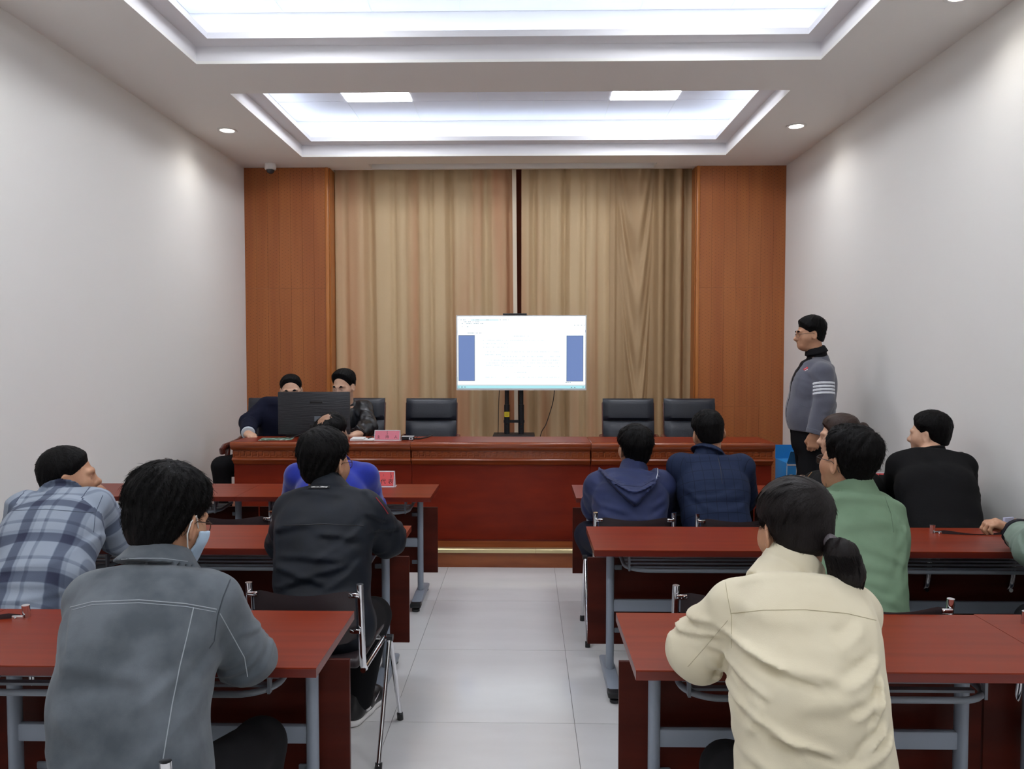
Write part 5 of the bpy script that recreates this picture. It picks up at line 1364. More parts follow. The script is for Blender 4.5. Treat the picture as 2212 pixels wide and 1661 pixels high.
# ---------------- 3 black bomber jacket with glasses, second row left
m_bomb = cloth_mat('black_nylon', S(10, 19, 31), .62, rgb2=S(8, 15, 25), bump=.05, sheen=.0, spec=.3)
m_redpipe = mat('red_piping', S(150, 32, 44), .7)
pel = Vector((-.765, 2.86, .54))
K_f = fold_fn(w0=.8, amp=1.3, D=2.95, segs=[(600, 1140, 680, 1120, 10, 5), (640, 1065, 740, 1072, 8, 4), (620, 1185, 760, 1190, 9, 4), (700, 1140, 790, 1155, 9, 5), (790, 1130, 700, 1190, 9, 4), (610, 1205, 730, 1235, 9, 5), (650, 1230, 780, 1200, 9, 5), (610, 1250, 700, 1225, 8, 4),
               (790, 1200, 720, 1250, 9, 5), (600, 1150, 620, 1220, 8, 4), (790, 1110, 830, 1140, 6, 5), (800, 1150, 850, 1165, 6, 5), (640, 1262, 770, 1258, 8, 4), (760, 1050, 800, 1090, 7, 4)])
person('person in a black bomber jacket and glasses in the second row by the left aisle', dict(
    spine=(pel, P(697, 1230, 2.93), P(700, 1150, 3.00), P(705, 1085, 3.07), P(706, 1052, 3.10)), head=P(703, 1003, 3.15), hrot=(-24, 2, 0), hs=1.07, skin=m_skin, face=False, glasses='metal',
    a=[.155, .152, .165, .16], b=[.125, .115, .11, .082],
    arms=[dict(s=P(632, 1108, 3.06), e=P(616, 1172, 3.24), w=(-.82, 3.50, .765), side='L', curl=.6), dict(s=P(792, 1106, 3.06), e=P(838, 1163, 3.18), w=(-.70, 3.50, .765), side='R', curl=.6)],
    legs=[dict(h=Vector((-.85, 2.86, .52)), k=Vector((-.90, 3.26, .48)), a=Vector((-.90, 3.24, .085)), f=Vector((-.1, 1, 0))), dict(h=Vector((-.68, 2.86, .52)), k=P(805, 1330, 3.20), a=Vector((-.715, 3.20, .085)), f=Vector((.25, 1, 0)))],
    vox=(.011, .0058, .0075),
    hair=dict(args=dict(thick=.017, top=.014, back=.004, spike=.004, whorl=(-.035, -.055), region=dict(nape=-.068, side=.012)), n=4500, len=.024, rad=.0006, lift=.15, droop=.2, seed=6),
    wear=[dict(kind='top', name='bomber_jacket', mat=m_bomb, pad=.021, collar='stand', ch=.034, cr=.066, cup=-.014, sl=1.3, folds=[K_f, auto_folds(5, .004, 5, 13)], rr=(.048, .046, .040), drape=.15,
               seams=[('yoke_seam', m_black, .0014, [(612, 1135), (700, 1132), (785, 1136)], 0), ('red_piping', m_redpipe, .0022, [(812, 1075), (826, 1092), (838, 1110)], 0), ('red_piping', m_redpipe, .0022, [(846, 1118), (856, 1128)], 0)]),
          dict(kind='trousers', mat=m_trous, pad=.010), dict(kind='shoes', sole=m_sole, swoosh=True)]))
v_, q_, o_ = LAST['bomber_jacket']
_bv = BVHTree.FromPolygons([tuple(x_) for x_ in v_.tolist()], q_.tolist())
def on_cloth(bv, px, py, right=(1, 0, 0)):
    d_ = (P(px, py, 1.0) - Vector((0, 0, EYE))).normalized(); h_ = bv.ray_cast(Vector((0, 0, EYE)), d_)
    n_ = h_[1] if h_[1].dot(d_) < 0 else -h_[1]; x_ = Vector(right); x_ = (x_ - n_ * x_.dot(n_)).normalized(); y_ = n_.cross(x_)
    return Matrix(((x_.x, y_.x, n_.x, h_[0].x), (x_.y, y_.y, n_.y, h_[0].y), (x_.z, y_.z, n_.z, h_[0].z), (0, 0, 0, 1)))
Mk = on_cloth(_bv, 690, 1053)
par_off = Matrix.Translation(-Vector(o_.parent.location))
lb = MB().box(-.042, .042, -.009, .009, .0015, .003); lbo = lb.build('back_label', m_black, o_); lbo.data.transform(par_off @ Mk)
text_obj('adidas neo', .0072, m_white, lbo, par_off @ Mk @ Matrix.Translation((-.016, 0, .0034)), 'lettering', offset=.0003)
text_obj('|', .012, m_white, lbo, par_off @ Mk @ Matrix.Translation((.0035, 0, .0034)), 'lettering')
text_obj('Disney', .0095, m_white, lbo, par_off @ Mk @ Matrix.Translation((.019, 0, .0034)), 'lettering', shear=.3, offset=.0003)
# ---------------- 4 plaid shirt, second row left wall
def plaid_mat():
    m = cloth_mat('plaid_shirt', S(150, 160, 174), .85, bump=.1); nt = m.node_tree; N, L = nt.nodes, nt.links; b = N['Principled BSDF']
    at = N.new('ShaderNodeAttribute'); at.attribute_name = 'cloth'; sp = N.new('ShaderNodeSeparateXYZ'); L.new(at.outputs['Vector'], sp.inputs[0])
    def band(ax, per, ph, stops):
        ma = N.new('ShaderNodeMath'); ma.operation = 'MULTIPLY_ADD'; ma.inputs[1].default_value = 1 / per; ma.inputs[2].default_value = ph; L.new(sp.outputs[ax], ma.inputs[0])
        fr = N.new('ShaderNodeMath'); fr.operation = 'FRACT'; L.new(ma.outputs[0], fr.inputs[0])
        cr = N.new('ShaderNodeValToRGB'); cr.color_ramp.interpolation = 'LINEAR'
        while len(cr.color_ramp.elements) < len(stops): cr.color_ramp.elements.new(.5)
        for e, (p_, v_) in zip(cr.color_ramp.elements, stops): e.position = p_; e.color = (v_, v_, v_, 1)
        L.new(fr.outputs[0], cr.inputs[0]); return cr.outputs[0]
    st = [(0, .1), (.10, .12), (.13, .85), (.34, .95), (.37, .25), (.43, .3), (.45, .05), (.62, .0), (.64, .45), (.70, .4), (.73, .05), (1, .1)]
    bu = band(0, .155, .15, st); bv = band(2, .165, .30, st)
    ad = N.new('ShaderNodeMix'); ad.data_type = 'FLOAT'; ad.inputs[0].default_value = .5; L.new(bu, ad.inputs[2]); L.new(bv, ad.inputs[3])
    cr = N.new('ShaderNodeValToRGB'); cr.color_ramp.elements[0].position = .02; cr.color_ramp.elements[0].color = S(146, 156, 170); cr.color_ramp.elements[1].position = .92; cr.color_ramp.elements[1].color = S(50, 54, 74)
    e = cr.color_ramp.elements.new(.45); e.color = S(88, 97, 114); L.new(ad.outputs[0], cr.inputs[0]); L.new(cr.outputs[0], b.inputs['Base Color'])
    return m
m_plaid = plaid_mat(); m_plaidseam = mat('plaid_seam', S(70, 80, 96), .9)
pel = Vector((-1.84, 2.64, .54))
P_f = fold_fn([(20, 1220, 140, 1205, 8, 4), (30, 1240, 150, 1250, 8, 4), (60, 1275, 170, 1265, 8, 4), (190, 1150, 120, 1220, 9, 4), (195, 1110, 215, 1150, 6, 5), (215, 1160, 265, 1180, 7, 5), (225, 1100, 262, 1120, 6, 5), (205, 1180, 260, 1190, 6, 4)], 2.75)
person('person in a grey blue plaid shirt leaning on the table by the left wall', dict(
    spine=(pel, P(92, 1250, 2.78), P(112, 1160, 2.92), P(126, 1104, 3.04), P(132, 1082, 3.09)), head=P(148, 1033, 3.17), hrot=(-60, -3, 0), hs=1.03, skin=m_skin, face=True,
    a=[.150, .142, .158, .150], b=[.125, .112, .115, .085],
    arms=[dict(s=P(52, 1098, 3.02), e=P(28, 1180, 3.16), w=(-1.90, 3.46, .77), side='L', curl=.6), dict(s=P(206, 1090, 3.05), e=P(254, 1165, 3.16), w=P(226, 1092, 3.42), side='R', hd=(-.35, .3, .9), palm=(-.8, -.2, 0), curl=.9)],
    legs=seat_legs(pel, X_, spread=.13, reach=.46), vox=(.012, .0058, .0075),
    hair=dict(args=dict(thick=.010, top=.008, spike=.0025, whorl=(0, -.04), region=dict(nape=-.06, side=.02)), n=3500, len=.014, rad=.0006, lift=.3, seed=2),
    wear=[dict(kind='top', name='plaid_shirt', mat=m_plaid, pad=.014, collar='folded', ch=.035, cr=.064, flare=.022, sl=1.2, folds=[P_f, auto_folds(11, .0036, 5, 13)], attr=True, rr=(.046, .044, .037),
               seams=[('yoke_seam', m_plaidseam, .0012, [(28, 1103), (100, 1100), (205, 1108)], 0), ('armhole_seam', m_plaidseam, .0012, [(222, 1070), (206, 1108), (202, 1150)], 0)]),
          dict(kind='trousers', mat=m_trnavy, pad=.008), dict(kind='shoes', h=.010)]))
# ---------------- 5 bald man in royal blue, front row left
m_royal = cloth_mat('royal_blue_wool', S(32, 48, 148), .85, rgb2=S(27, 41, 134), sheen=.3, bump=.05)
pel = Vector((-1.03, 4.07, .54))
person('person in a royal blue jacket in the front row, before the computer monitor', dict(
    spine=(pel, P(716, 1120, 4.12), P(716, 1075, 4.18), P(716, 1026, 4.28), P(716, 1000, 4.33)), head=P(716, 940, 4.40), hrot=(-20, 3, 0), hs=1.05, face=False, skin=m_skin3,
    a=[.16, .155, .17, .165], b=[.13, .12, .11, .085],
    arms=[dict(s=P(643, 1028, 4.26), e=P(632, 1090, 4.42), w=(-1.10, 4.72, .765), side='L', curl=.6), dict(s=P(790, 1028, 4.26), e=P(806, 1090, 4.42), w=(-.98, 4.72, .765), side='R', curl=.6)],
    legs=seat_legs(pel, X_), vox=(.014, .0065, .009),
    hair=dict(args=dict(thick=.012, top=.006, back=.004, spike=.002, bald=(-.014, -.066, .042, .055), region=dict(nape=-.07, side=.018)), n=2400, len=.022, rad=.0006, lift=.08, seed=5),
    wear=[dict(kind='top', name='blue_jacket', mat=m_royal, pad=.020, collar='folded', ch=.045, cr=.068, flare=.03, folds=[auto_folds(21, .002, 5, 9)], sl=1.2), dict(kind='trousers', mat=m_trous, pad=.008, h=.014), dict(kind='shoes', h=.012)]))
# ---------------- 6 navy hooded jacket, front row right
m_navy = cloth_mat('navy_nylon', S(32, 43, 84), .7, rgb2=S(28, 38, 76), bump=.05, sheen=.05, spec=.35)
m_zip = mat('pale_zip', S(190, 196, 206), .4)
pel = Vector((.55, 4.07, .53))
H_f = fold_fn([(1290, 1085, 1350, 1100, 6, 5), (1280, 1100, 1330, 1120, 6, 5), (1290, 1120, 1400, 1112, 6, 4), (1440, 1095, 1390, 1115, 6, 5), (1440, 1075, 1400, 1090, 6, 4), (1275, 1070, 1300, 1100, 6, 5)], 4.1)
def hood(p, d):
    # a soft pouch hanging behind the shoulders, thickest along its open rim
    cx = P(1364, 1052, 4.13).x; zr = P(1364, 1045, 4.12).z; ze = P(1364, 1019, 4.12).z; zb = P(1364, 1088, 4.08).z
    u = np.abs((p[:, 0] - cx) / .160); zt = zr + (ze - zr) * u ** 2; zl = zb + (ze - .012 - zb) * u ** 1.15
    s_ = (p[:, 2] - zl) / np.maximum(zt - zl, .004)
    T = .046 * np.sqrt(np.clip(s_ / .30, 0, 1)) * np.clip((1 - s_) / .10, 0, 1) * np.clip((1.04 - u) / .10, 0, 1) * (p[:, 1] < 4.30)
    rim = .022 * np.exp(-((s_ - .82) / .10) ** 2) * (u < 1)
    cr_ = .006 * (1 - 2 * np.abs(vnoise(np.stack([p[:, 0] * 14 + p[:, 2] * 26, p[:, 0] * 0, p[:, 2] * 16 - np.abs(p[:, 0] - cx) * 22], 1)))) * np.clip(T / .04, 0, 1)
    return d - T - rim * np.clip(T / .02, 0, 1) - cr_
person('person in a navy hooded jacket in the front row by the right aisle', dict(
    spine=(pel, P(1360, 1128, 4.12), P(1361, 1085, 4.18), P(1363, 1045, 4.28), P(1367, 1020, 4.32)), head=P(1371, 971, 4.38), hrot=(14, -10, -3), hs=1.06, face=False,
    a=[.16, .162, .175, .165], b=[.13, .12, .115, .085],
    arms=[dict(s=P(1294, 1052, 4.26), e=P(1290, 1092, 4.40), w=(.50, 4.72, .765), side='L', curl=.6), dict(s=P(1428, 1048, 4.27), e=P(1426, 1092, 4.42), w=(.62, 4.72, .765), side='R', curl=.6)],
    legs=[dict(g_, a=g_['a'] + Vector((.15, -.12, 0))) if i_ == 0 else g_ for i_, g_ in enumerate(seat_legs(pel, X_, spread=.13, reach=.36, kx=(-.06, 0), kz=.50))], vox=(.014, .0062, .0085),
    hair=dict(args=dict(thick=.017, top=.012, back=.004, spike=.0042, whorl=(.03, -.06), region=dict(nape=-.068, side=.010)), n=3000, len=.024, rad=.0007, lift=.25, droop=.2, seed=8),
    wear=[dict(kind='top', name='hooded_jacket', mat=m_navy, pad=.022, collar='stand', ch=.045, cr=.072, sl=1.6, folds=[H_f, auto_folds(31, .0035, 6, 11)], extra=hood, rr=(.050, .048, .040), h=.0075,
               seams=[('hood_seam', mat('navy_seam', S(24, 30, 62), .8), .0014, [(1306, 1030), (1340, 1048), (1385, 1052), (1424, 1030)], 0), ('hood_zip', m_zip, .0022, [(1421, 1012), (1421, 1022), (1418, 1034)], 0)]),
          dict(kind='trousers', mat=m_trnavy, pad=.012, h=.013), dict(kind='shoes', h=.012)]))
# ---------------- 7 checked navy suit, front row right
def check_mat():
    m = cloth_mat('checked_navy_wool', S(34, 44, 74), .85, bump=.12); nt = m.node_tree; N, L = nt.nodes, nt.links; b = N['Principled BSDF']
    at = N.new('ShaderNodeAttribute'); at.attribute_name = 'cloth'; sp = N.new('ShaderNodeSeparateXYZ'); L.new(at.outputs['Vector'], sp.inputs[0]); outs = []
    for ax, per in ((0, .052), (2, .062)):
        ma = N.new('ShaderNodeMath'); ma.operation = 'MULTIPLY'; ma.inputs[1].default_value = 1 / per; L.new(sp.outputs[ax], ma.inputs[0])
        pp = N.new('ShaderNodeMath'); pp.operation = 'PINGPONG'; pp.inputs[1].default_value = .5; L.new(ma.outputs[0], pp.inputs[0])
        ls = N.new('ShaderNodeMath'); ls.operation = 'LESS_THAN'; ls.inputs[1].default_value = .035; L.new(pp.outputs[0], ls.inputs[0]); outs.append(ls.outputs[0])
    mx = N.new('ShaderNodeMath'); mx.operation = 'MAXIMUM'; L.new(outs[0], mx.inputs[0]); L.new(outs[1], mx.inputs[1])
    mc = N.new('ShaderNodeMix'); mc.data_type = 'RGBA'; L.new(mx.outputs[0], mc.inputs[0]); mc.inputs[6].default_value = S(31, 41, 66); mc.inputs[7].default_value = S(23, 30, 50); L.new(mc.outputs[2], b.inputs['Base Color'])
    return m
m_check = check_mat(); m_shirt = cloth_mat('pale_shirt', S(190, 198, 206), .8)
pel = Vector((1.05, 4.07, .54))
S_f = fold_fn([(1480, 1065, 1560, 1058, 5, 4), (1490, 1075, 1600, 1070, 6, 5), (1600, 1050, 1540, 1068, 5, 4), (1610, 1085, 1530, 1098, 6, 5), (1480, 1055, 1520, 1095, 6, 4)], 4.1)
person('person in a checked navy suit jacket in the front row on the right', dict(
    spine=(pel, P(1543, 1110, 4.14), P(1540, 1062, 4.20), P(1536, 1010, 4.29), P(1530, 980, 4.34)), head=P(1530, 937, 4.39), hrot=(5, 4, -7), hs=1.04, face=False,
    a=[.155, .152, .170, .170], b=[.125, .115, .11, .085],
    arms=[dict(s=P(1470, 1008, 4.27), e=P(1470, 1075, 4.42), w=(.93, 4.72, .765), side='L', curl=.6), dict(s=P(1600, 1010, 4.27), e=P(1606, 1075, 4.45), w=(1.12, 4.72, .765), side='R', curl=.6)],
    legs=seat_legs(pel, X_), vox=(.014, .0062, .0085),
    hair=dict(args=dict(thick=.010, top=.010, spike=.003, whorl=(.018, -.06), region=dict(nape=-.05, side=.02)), n=3000, len=.016, rad=.0006, lift=.3, seed=13),
    wear=[dict(kind='top', name='suit_jacket', mat=m_check, pad=.018, collar='folded', ch=.030, cr=.066, flare=.028, folds=[S_f, auto_folds(41, .002, 5, 11)], attr=True, sl=1.3, rr=(.054, .052, .040),
               seams=[('back_seam', m_black, .0011, [(1548, 975), (1556, 1010), (1560, 1045)], 0)]), dict(kind='trousers', mat=m_trnavy, pad=.008, h=.014), dict(kind='shoes', h=.012)]))
# ---------------- 8 brown haired woman with bun
m_blackc = cloth_mat('black_wool', S(17, 17, 18), .9, sheen=0); m_piping = mat('tan_piping', S(138, 100, 62), .7)
pel = Vector((1.66, 3.98, .53))
def bun_f(q):
    d = ellip(q, (0, -.130, .046), (.040, .034, .040)); an = np.arctan2(q[:, 0], q[:, 2] - .026)
    return d + .0035 * np.sin(an * 6 + q[:, 1] * 60)
person('person with brown hair in a bun wearing a black jacket, front row on the right', dict(
    spine=(pel, P(1822, 1100, 4.10), P(1820, 1070, 4.20), P(1820, 1045, 4.32), P(1822, 1018, 4.38)), head=P(1811, 945, 4.45), hrot=(66, 2, 2), hs=1.0, female=True, face=True, skin=m_skin2,
    a=[.155, .145, .155, .125], b=[.125, .11, .105, .08], ns=.9,
    arms=[dict(s=P(1762, 1045, 4.34), e=P(1740, 1078, 4.46), w=(1.72, 4.74, .765), side='L', curl=.6), dict(s=P(1880, 1048, 4.30), e=P(1888, 1095, 4.44), w=(1.80, 4.72, .765), side='R', curl=.6)],
    legs=seat_legs(pel, X_), vox=(.014, .0062, .009),
    hair=dict(mat=m_hairb, args=dict(thick=.011, top=.014, back=.006, spike=.002, whorl=(0, -.115), region=dict(nape=-.07, side=.0, burn=-.02), fade=.02), n=2500, len=.04, rad=.0005, jit=.03, lift=.05, seed=14,
              parts=[('hair_bun', bun_f, m_hairb, (0, -.130, .046), .06), ('hair_tie', lambda q: chain(q, [(-.02, -.104, .05), (.0, -.106, .045), (.02, -.104, .035)], [.006, .006, .006]), mat('jewelled_tie', S(176, 150, 130), .25, metal=.6), (0, -.104, .043), .04)]),
    wear=[dict(kind='top', name='black_jacket', mat=m_blackc, pad=.016, collar='stand', ch=.025, cr=.064, folds=[auto_folds(51, .002, 5, 9)], sl=1.2,
               seams=[('tan_piping', m_piping, .0022, [(1727, 1050), (1733, 1035), (1742, 1020), (1752, 1008), (1764, 1000)], 0), ('tan_piping', m_piping, .0022, [(1732, 1052), (1742, 1034), (1754, 1020), (1766, 1011)], 0)]),
          dict(kind='trousers', mat=m_trous, pad=.006, h=.014), dict(kind='shoes', h=.012)]))
# ---------------- 9 black coat by the right wall
pel = Vector((2.10, 3.86, .54))
m_coat = cloth_mat('black_knit_coat', S(15, 15, 17), .92, sheen=0, bump=.2, bscale=(200, 200, 500))
person('person in a black coat in the front row beside the right wall', dict(
    spine=(pel, P(2032, 1110, 4.02), P(2022, 1062, 4.10), P(2012, 1002, 4.26), P(2010, 968, 4.34)), head=P(2008, 940, 4.42), hrot=(44, 2, 0), hs=1.04, face=True, skin=m_skin2,
    a=[.158, .158, .170, .165], b=[.13, .12, .11, .085],
    arms=[dict(s=P(1944, 1008, 4.28), e=P(1932, 1068, 4.42), w=(1.98, 4.72, .765), side='L', curl=.6), dict(s=P(2078, 1008, 4.22), e=P(2086, 1075, 4.40), w=(2.12, 4.72, .765), side='R', curl=.6)],
    legs=seat_legs(pel, X_), vox=(.014, .0062, .009),
    hair=dict(args=dict(thick=.012, top=.012, spike=.003, whorl=(.0, -.06), region=dict(nape=-.055, side=.018)), n=2500, len=.020, rad=.0006, lift=.2, seed=15),
    wear=[dict(kind='top', name='black_coat', mat=m_coat, pad=.020, collar='stand', ch=.028, cr=.066, cup=-.024, naxis=(-.1, .3, .95), folds=[auto_folds(61, .002, 5, 9)], sl=1.2), dict(kind='trousers', mat=m_trous, pad=.006, h=.014), dict(kind='shoes', h=.012)]))
# ---------------- 10 sage green jacket, second row right
m_sage = cloth_mat('sage_green_cotton', S(112, 136, 112), .85, rgb2=S(104, 128, 104), nscale=(8, 8, 8), bump=.08)
m_sageseam = mat('sage_seam', S(90, 110, 90), .9)
pel = Vector((1.19, 2.74, .54))
E_f = fold_fn([(1800, 1130, 1900, 1120, 12, 4), (1830, 1160, 1925, 1200, 10, 4), (1800, 1190, 1890, 1210, 10, 4), (1945, 1120, 1910, 1170, 7, 5), (1940, 1150, 1890, 1230, 8, 5), (1930, 1220, 1850, 1260, 9, 4), (1810, 1240, 1900, 1275, 9, 4), (1915, 1090, 1935, 1150, 6, 5), (1790, 1080, 1900, 1070, 12, 3)], 2.9)
person('person in a sage green jacket with glasses in the second row on the right', dict(
    spine=(pel, P(1846, 1240, 2.86), P(1850, 1160, 2.94), P(1852, 1094, 2.97), P(1846, 1058, 2.99)), head=P(1830, 1001, 3.02), hrot=(27, -6, 2), hs=1.05, face=False, trapz=.0, glasses='dark',
    a=[.150, .146, .152, .145], b=[.125, .115, .11, .082],
    arms=[dict(s=P(1782, 1098, 3.02), e=P(1764, 1172, 3.18), w=(1.22, 3.48, .765), side='L', curl=.6), dict(s=P(1890, 1104, 3.00), e=P(1896, 1180, 3.18), w=(1.36, 3.46, .765), side='R', curl=.6)],
    legs=seat_legs(pel, X_), vox=(.012, .0055, .0075),
    hair=dict(args=dict(thick=.020, top=.016, back=.003, spike=.005, whorl=(.025, -.075), fade=.075, region=dict(nape=-.056, side=.012)), n=4500, len=.020, rad=.0006, lift=.35, droop=.1, seed=17),
    wear=[dict(kind='top', name='green_jacket', mat=m_sage, pad=.020, collar='stand', ch=.040, cr=.070, cup=.004, sl=1.3, folds=[E_f, auto_folds(71, .0042, 5, 11)], rr=(.049, .047, .040), drape=.12,
               seams=[('armhole_seam', m_sageseam, .0012, [(1912, 1075), (1925, 1110), (1930, 1150)], 0)]), dict(kind='trousers', mat=m_trous, pad=.008), dict(kind='shoes', h=.012)]))
# ---------------- 11 folded hands at the right picture edge
m_mint = cloth_mat('grey_green_shell', S(122, 140, 128), .6, rgb2=S(114, 132, 120), bump=.05, spec=.4)
m_cuff = cloth_mat('dark_cuff', S(24, 23, 32), .8)
pel = Vector((2.14, 2.62, .54))
R_f = fold_fn([(2150, 1190, 2185, 1165, 4, 4), (2160, 1205, 2195, 1175, 4, 4), (2170, 1210, 2200, 1190, 4, 4), (2150, 1175, 2190, 1150, 4, 4)], 3.2)
person('person at the right picture edge, grey green sleeves and folded hands on the table', dict(
    spine=(pel, Vector((2.18, 2.70, .74)), Vector((2.22, 2.80, .92)), Vector((2.26, 2.88, 1.02)), Vector((2.27, 2.92, 1.08))), head=Vector((2.27, 2.98, 1.235)), hrot=(45, 5, 0), hs=1.03, face=False,
    arms=[dict(s=Vector((2.08, 2.90, 1.00)), e=P(2238, 1186, 3.04), w=P(2198, 1151, 3.26), side='L', hd=(-.8, .3, .40), palm=(.35, -.1, -.9), curl=.8, hv=.004, hsz=1.05), dict(s=Vector((2.44, 2.88, 1.00)), e=Vector((2.46, 3.12, .80)), w=P(2222, 1140, 3.42), side='R', hd=(-.95, -.02, .10), palm=(.1, -.75, -.5), curl=.45, hv=.004)],
    legs=seat_legs(pel, X_, spread=.12, reach=.42), vox=(.014, .009, .0085),
    hair=dict(args=dict(thick=.014, top=.01, spike=.003), n=600, len=.02, rad=.0012, seed=18),
    wear=[dict(kind='top', name='grey_green_jacket', mat=m_mint, pad=.020, collar='stand', ch=.035, cr=.070, sl=1.3, folds=[R_f, auto_folds(81, .0035, 8, 14)], rr=(.048, .046, .038), h=.0065, ends=(.80, .92),
               bands=[('knit_cuff', m_cuff, 0, 1.74, 1.90, .005)]), dict(kind='trousers', mat=m_trous, pad=.008, h=.014), dict(kind='shoes', h=.012)]))
ph = thing('phone', 'pale slim phone held in the folded hands at the right picture edge', 'phone', P(2178, 1128, 3.36), math.radians(20))
MB().box(-.028, .03, -.006, .006, -.02, .022).build('case', mat('lilac_plastic', S(176, 178, 204), .3), ph, bevel=.004); MB().box(-.025, .027, .006, .007, -.017, .019).build('screen', m_black, ph)
# ---------------- 12 standing man in the grey cardigan
m_card_ = cloth_mat('grey_knit', S(96, 98, 110), .95, rgb2=S(90, 92, 104), sheen=.3, bump=.2, bscale=(250, 250, 500))
m_stripe = cloth_mat('white_knit', S(214, 218, 224), .9)
m_bshirt = cloth_mat('black_shirt', S(16, 16, 20), .7)
DC = 5.80
pel = P(1752, 942, DC); lat_c = Vector((0, 1, 0))
def shirt_v(p, d):
    # the shirt shows in the V of the open cardigan: keep the collar and a wedge on the chest
    z0 = P(1752, 775, DC).z; zb = P(1752, 848, DC).z; ce_ = DC - .02
    w_ = np.interp(p[:, 2], [zb - .35, zb, z0 - .03, z0 + .02], [.006, .008, .055, .075])
    wedge = np.maximum(np.abs(p[:, 1] - ce_) - w_, p[:, 0] - P(1752, 800, DC).x + .01)
    keep = np.where(p[:, 2] > z0 + .012, -1.0, wedge)
    return np.maximum(d, keep)
person('person standing by the right wall in a grey cardigan with white arm stripes', dict(
    spine=(pel, P(1750, 890, DC), P(1757, 835, DC), P(1764, 795, DC), P(1764, 768, DC)), head=P(1750, 723, DC), hrot=(84, 2, 0), hs=1.02, face=True, face_parts=True, glasses='metal', floor=SZ,
    a=[.165, .170, .180, .15], b=[.125, .145, .135, .10],
    arms=[dict(s=P(1777, 806, DC - .185), e=P(1780, 868, DC - .225), w=P(1758, 940, DC - .235), side='L', hd=(-.02, 0, -1), palm=(.2, 1, 0), curl=.85, hv=.0042), dict(s=P(1765, 806, DC + .185), e=P(1785, 875, DC + .23), w=P(1768, 935, DC + .20), side='R', hd=(-.1, 0, -1), palm=(0, -1, 0), curl=.6)],
    legs=[dict(h=pel + Vector((0, -.09, -.02)), k=P(1745, 1050, DC - .10), a=Vector((P(1750, 1180, DC).x, DC - .10, SZ + .09)), f=Vector((-1, -.15, 0))), dict(h=pel + Vector((0, .09, -.02)), k=P(1752, 1050, DC + .10), a=Vector((P(1758, 1180, DC).x, DC + .10, SZ + .09)), f=Vector((-1, .2, 0)))],
    vox=(.012, .0050, .0075),
    hair=dict(args=dict(thick=.013, top=.016, spike=.003, whorl=(0, -.05), region=dict(nape=-.055, side=.012, front=.066)), n=2500, len=.024, rad=.0006, lift=.12, seed=20, droop=.3),
    wear=[dict(kind='top', name='cardigan', wrk=0, mat=m_card_, pad=.022, collar='stand', ch=.018, cr=.074, cup=-.020, folds=[fold_fn([(1745, 800, 1770, 830, 4, 3), (1765, 890, 1785, 885, 4, 4), (1762, 905, 1782, 900, 4, 4), (1740, 860, 1765, 850, 5, 3)], DC - .2), auto_folds(91, .002, 5, 9)], hem=(P(1752, 930, DC), (.05, 0, 1)), sl=1.1, rr=(.052, .047, .038), ends=(.97, .97), coff=(0, 0, -.01),
               bands=[('arm_stripe', m_stripe, 0, .34 + k * .115, .34 + k * .115 + .082, .0025) for k in range(4)] + [('rib_cuff', m_card_, 0, 1.84, 1.97, .003)]),
          dict(kind='top', name='shirt', mat=m_bshirt, pad=.0245, collar='folded', ch=.046, cr=.060, flare=.010, ends=(.3, .3), sl=.3, coff=(0, 0, .010), cup=.010, extra=shirt_v),
          dict(kind='trousers', mat=m_trous, pad=.014, seat=True, rr=(.088, .075, .065)), dict(kind='shoes', h=.009)]))
v_, q_, o_ = LAST['cardigan']
_bv = BVHTree.FromPolygons([tuple(x_) for x_ in v_.tolist()], q_.tolist()); par_off = Matrix.Translation(-Vector(o_.parent.location))
Mb = par_off @ on_cloth(_bv, 1741, 797)
em = MB()
for sx in (-1, 1): em.lathe([(.0095, 0), (.0105, .0012), (.004, .0016), (.0035, .0)], (sx * .0075, .003, .001), 14)
eo = em.build('chest_emblem', mat('red_embroidery', S(200, 36, 50), .7), o_); eo.data.transform(Mb)
ew = MB()
for k in range(4): ew.box(-.012 + k * .006, -.008 + k * .006, -.016 - .001 * (k % 2), -.010, .001, .003)
ew.box(-.011, .012, .0025, .0045, .0026, .0034)
eo2 = ew.build('emblem_letters', m_white, eo); eo2.data.transform(Mb)
pk = MB().tube([Mb.inverted() @ (par_off @ on_cloth(_bv, x_, y_).translation) for x_, y_ in ((1727, 872), (1735, 877), (1744, 880), (1752, 880))], .003, 6); pko = pk.build('pocket_edge', m_card_, o_); pko.data.transform(Mb)
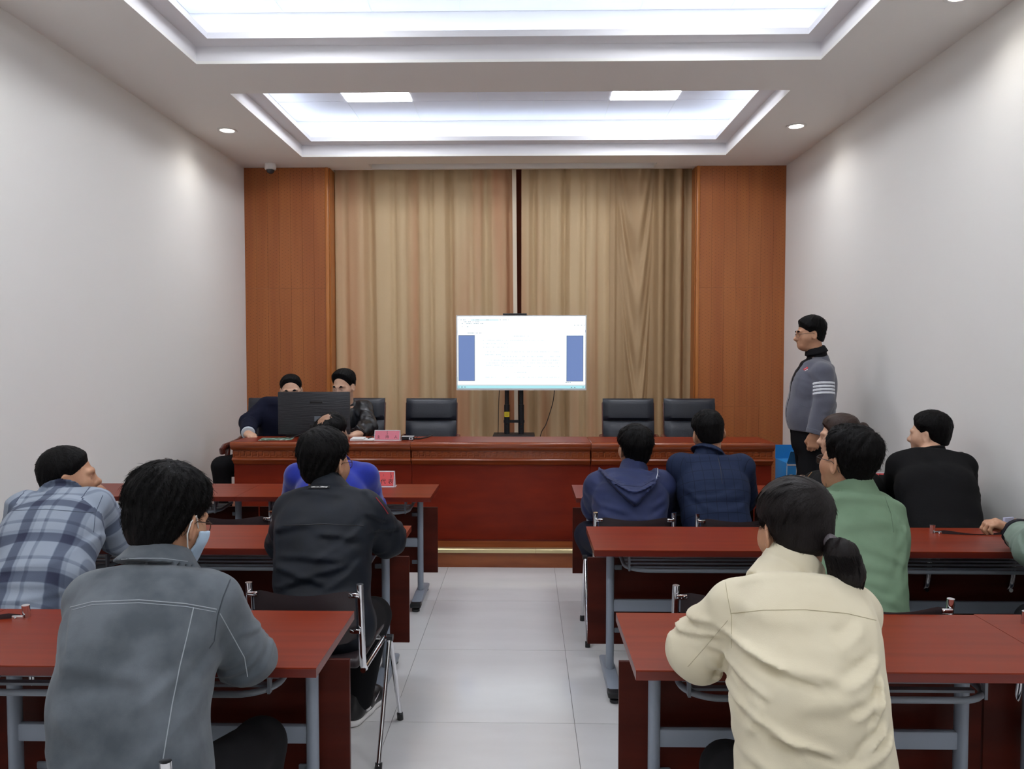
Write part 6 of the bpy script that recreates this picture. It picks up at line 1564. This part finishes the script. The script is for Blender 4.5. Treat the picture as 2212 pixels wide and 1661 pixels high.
# ---------------- 13 man in navy at the monitor
m_navyw = cloth_mat('navy_wool', S(20, 23, 42), .9, sheen=0)
pel = Vector((-2.10, 6.62, SZ + .55))
Lx = Vector((-1, 0, 0))
person('person in a navy jacket and glasses seated behind the computer monitor', dict(
    spine=(pel, P(610, 945, 6.56), P(612, 910, 6.52), P(622, 880, 6.50), P(627, 872, 6.47)), head=P(629, 845, 6.36), hrot=(194, 10, 3), hs=1.03, face=True, face_parts=True, glasses='metal', floor=SZ, skin=m_skin2,
    a=[.165, .165, .18, .155], b=[.13, .125, .125, .09],
    arms=[dict(s=P(690, 882, 6.50), e=P(696, 925, 6.36), w=P(672, 938, 6.20), side='L', hd=(-.5, -.8, -.1), curl=.5), dict(s=P(576, 877, 6.50), e=P(538, 912, 6.34), w=P(536, 938, 6.09), side='R', hd=(.55, -.72, -.05), palm=(.1, 0, -1), curl=.85, hv=.0042)],
    legs=seat_legs(pel, Lx, fdir=(-.12, -1, 0), reach=.42, kz=SZ + .50, az=SZ + .09, kx=(0, .22)), vox=(.013, .0050, .008),
    hair=dict(args=dict(thick=.010, top=.012, spike=.0025, whorl=(0, -.05), region=dict(front=.104, nape=-.05, side=.030)), n=2000, len=.016, rad=.0006, lift=.2, seed=22),
    wear=[dict(kind='top', name='navy_jacket', mat=m_navyw, pad=.022, collar='folded', ch=.03, cr=.068, flare=.02, folds=[auto_folds(101, .003, 6, 9)], sl=1.2, rr=(.050, .046, .036), ends=(.9, .86), bands=[('shirt_cuff', m_shirt, 1, 1.84, 1.95, -.009)]),
          dict(kind='trousers', mat=m_trous, pad=.012, h=.013), dict(kind='shoes', h=.012)]))
# ---------------- 14 young man in the leather jacket
m_blk = mat('black_leather_jacket', S(20, 21, 25), .36, spec=.5, bump=.1, bscale=(200, 200, 200))
pel = Vector((-1.44, 6.64, SZ + .55))
Y_f = fold_fn(amp=2.2, D=6.35, segs=[(765, 885, 772, 935, 4, 4), (778, 890, 782, 930, 4, 4), (785, 905, 802, 915, 4, 4), (780, 920, 803, 932, 4, 4), (770, 895, 790, 925, 4, 3)])
person('person in a black leather jacket writing beside the computer monitor', dict(
    spine=(pel, P(752, 940, 6.58), P(752, 908, 6.54), P(750, 884, 6.50), P(748, 872, 6.47)), head=P(743, 836, 6.38), hrot=(161, 13, 0), hs=1.03, face=True, face_parts=True, floor=SZ, skin=m_skin2,
    a=[.155, .15, .165, .14], b=[.12, .115, .115, .085],
    arms=[dict(s=P(786, 882, 6.50), e=P(796, 922, 6.36), w=P(772, 938, 6.13), side='L', hd=(-.75, -.5, -.1), palm=(-.1, .1, -1), curl=.8, hv=.0042), dict(s=P(708, 882, 6.50), e=P(702, 925, 6.36), w=P(735, 940, 6.14), side='R', hd=(.7, -.6, -.1), curl=.6)],
    legs=seat_legs(pel, Lx, fdir=(0, -1, 0), reach=.40, kz=SZ + .50, az=SZ + .09), vox=(.013, .0050, .0075),
    hair=dict(args=dict(thick=.014, top=.020, spike=.003, whorl=(0, -.05), region=dict(front=.108, nape=-.05, side=.030)), n=2000, len=.022, rad=.0006, lift=.2, droop=.3, seed=23),
    wear=[dict(kind='top', name='leather_jacket', mat=m_blk, pad=.018, collar='stand', ch=.03, cr=.066, folds=[Y_f, auto_folds(111, .006, 9, 8)], sl=1.3, rr=(.048, .044, .036), ends=(.9, .88), bands=[('wristwatch', m_watch, 0, 1.88, 1.94, -.002)]),
          dict(kind='trousers', mat=m_trous, pad=.008, h=.014), dict(kind='shoes', h=.012)]))
